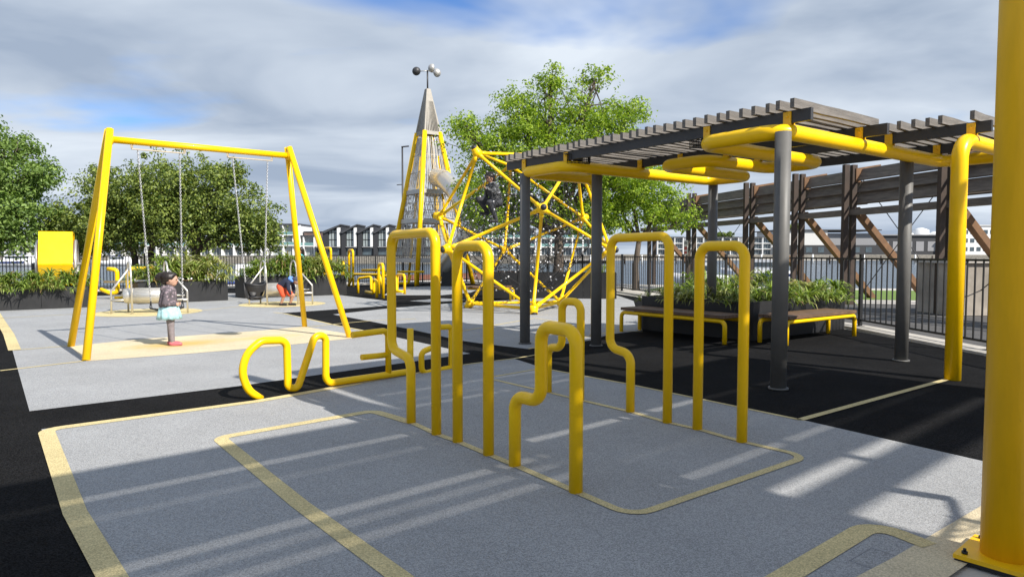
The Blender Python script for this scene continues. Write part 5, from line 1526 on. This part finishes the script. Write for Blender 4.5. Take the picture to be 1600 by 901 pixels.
wbox(MB(), -66.2, -58.0, 215.8, 226.2, 8.4, 8.7).build('roof', 'roofing', bk_)
for k in range(3):
    for fl in range(2):
        wbox(MB(), -65.2 + k * 2.5, -63.8 + k * 2.5, 215.9, 215.99, 2.2 + fl * 3, 4.2 + fl * 3).build('window', 'glass', bk_)

def townhouse(i, label, x, w, y, z0, h):
    t = thing('townhouse', (x + w / 2, y, z0), label, 'townhouse', 'dark townhouses with sloping roofs across the basin')
    wbox(MB(), x, x + w, y + .9, y + 12, z0, z0 + h * .72).build('wall', 'char_wall', t)
    wbox(MB(), x, x + w * .28, y, y + .9, z0, z0 + h * .74).build('side_wall', 'char_wall', t)
    wbox(MB(), x + w * .82, x + w * .98, y - .1, y + .9, z0 + 2.4, z0 + h * .92).build('fin_wall', 'white', t)
    MB().extrude([(x, y + .9, z0 + h * .72), (x + w, y + .9, z0 + h * .72), (x + w, y + .9, z0 + h * .97), (x + w * .3, y + .9, z0 + h * .78)], (0, 11, 0)).build('gable', 'char_wall', t)
    rf = MB(); sl_ = h * .24 / w
    rf.extrude([(x - .2, y - .5, z0 + h * .74), (x + w * .12, y - .5, z0 + h * .73), (x + w + .3, y - .5, z0 + h * .99), (x + w + .3, y - .5, z0 + h * 1.03), (x - .2, y - .5, z0 + h * .78)], (0, 12.5, 0)).build('roof', 'roofing', t)
    for (za, zb) in ((.30, .50), (.53, .73), (.75, .84)):
        xa = x + w * .32; xb = x + w * .80
        wd = wbox(MB(), xa, xb, y + .78, y + .88, z0 + h * za, z0 + h * zb).build('window', 'glass_pale', t)
        for k in (1, 2):
            xm = xa + (xb - xa) * k / 3; wbox(MB(), xm - .07, xm + .07, y + .70, y + .78, z0 + h * za, z0 + h * zb).build('mullion', 'char_wall', wd)
    wbox(MB(), x + w * .3, x + w * .98, y - .3, y + .9, z0 + h * .27, z0 + h * .295).build('balcony_floor', 'grey_wall', t)
    wbox(MB(), x + w * .1, x + w * .9, y + .8, y + .89, z0 + .2, z0 + h * .24).build('ground_window', 'glass', t)
    return t
lbl = ['first dark townhouse with sloping roof, just right of the swing leg', 'second dark townhouse with sloping roof from the swing leg', 'third dark townhouse with sloping roof from the swing leg', 'fourth dark townhouse with sloping roof from the swing leg', 'fifth dark townhouse with sloping roof from the swing leg', 'sixth dark townhouse, partly behind the tower leg', 'seventh dark townhouse, behind the caged floors of the tower']
xs = [-57.6, -52.0, -47.0, -42.2, -37.4, -32.6, -27.8]
for i, x in enumerate(xs):
    townhouse(i, lbl[i], x, (5.3 if i == 0 else 4.7), 207, 1.0, 9.3)
gR = 'white waterfront houses beyond the dome and gantry'
apartment('long white waterfront terrace behind the rope dome', -14, 8, 232, 1, 3, 3.0, 'white', gR, bay=4)
apartment('white waterfront terrace right of the dome trunk', 10, 32, 236, 1, 3, 3.0, 'white', gR, bay=4)
gW = 'white houses across the right water'
for i, (x0, w, h, lb) in enumerate(((74, 13, 3, 'white house left of the small notice sign'), (90, 11, 3, 'white house right of the small notice sign'), (103, 12, 3, 'white house between two brown gantry braces'), (118, 14, 3, 'white house left of the pale warehouse'))):
    apartment(lb, x0, x0 + w, 345, 1.2, h, 2.9, 'white', gW, bay=4.2, balcony=False)
wh = thing('warehouse', (148, 345, 1), 'pale grey warehouse with a dark lower band across the right water', 'warehouse')
wbox(MB(), 135, 160, 345, 375, 1.2, 13.4).build('wall', 'offwhite', wh)
wbox(MB(), 160.02, 186, 347, 375, 1.2, 12).build('side_wall', 'grey_wall', wh)
wbox(MB(), 134, 187, 344, 376, 13.4, 13.9).build('roof', 'roofing', wh)
wbox(MB(), 133, 190, 342, 344.9, 1.2, 6).build('lower_wall', 'char_wall', wh)
for k in range(8): wbox(MB(), 136 + k * 6, 139 + k * 6, 341.9, 341.99, 2.3, 5.0).build('window', 'glass', wh)
dk = thing('dark_sheds', (215, 350, 1), 'long dark low sheds beneath the gantry on the far right shore', 'sheds')
wbox(MB(), 188, 262, 350, 380, 1.2, 11).build('wall', 'char_wall', dk)
wbox(MB(), 186, 264, 349, 381, 11, 11.6).build('roof', 'grey_wall', dk)
for k in range(12): wbox(MB(), 190 + k * 6, 194 + k * 6, 349.85, 349.95, 3, 8).build('door', 'grey_wall', dk)
sil = ['tall white silo group behind the second grey post', 'lower white silos right of the tall group']
for i, (x, n, r, h, lb) in enumerate(((222, 5, 4.2, 13, sil[0]), (262, 4, 3.8, 11, sil[1]))):
    t = thing('silos', (x, 370, 1), lb, 'silos')
    for k in range(n):
        s_ = MB().tube([(x + k * r * 2.05, 384, 1.2), (x + k * r * 2.05, 384, h + (k % 2) * 2), (x + k * r * 2.05, 384, h + 1.2 + (k % 2) * 2)], [r, r, r * .3], 16).build('silo', 'white', t)
wb = thing('office_block', (262, 340, 1), 'white office block with rows of small dark windows at the far right', 'office block')
wbox(MB(), 226, 250, 342, 362, 1.2, 15.6).build('wall', 'white', wb)
wbox(MB(), 225.5, 250.5, 341.5, 362.5, 15.6, 16.1).build('roof', 'offwhite', wb)
for r in range(3):
    for k in range(7):
        wbox(MB(), 227.2 + k * 3.3, 229.2 + k * 3.3, 341.85, 341.96, 3 + r * 4.3, 5.0 + r * 4.3).build('window', 'glass', wb)
wbox(MB(), 250.02, 280, 346, 362, 1.2, 12).build('wing', 'offwhite', wb)

# far crowns rising above the roofs
for (lb, x, y, h, r, seed) in (('round dark pine rising behind the right white houses', 116, 372, 10, 4.5, 41), ('broad dark pine rising behind the pale warehouse', 160, 392, 13, 7, 42), ('dark tree showing above the fifth townhouse roof', -44, 235, 7.5, 3, 43), ('dark tree behind the white office block', 246, 385, 13, 5, 44)):
    tree(lb, x, y, h, .5, [(0, 0, h + r * .35, r, r, r * .45), (r * .5, 0, h, r * .6, r * .6, r * .35), (-r * .5, 0, h, r * .6, r * .6, r * .35)], 70, 1.2, 'leaf_dark', seed, 'far trees above the roofs', 30, clump_r=r * .28)
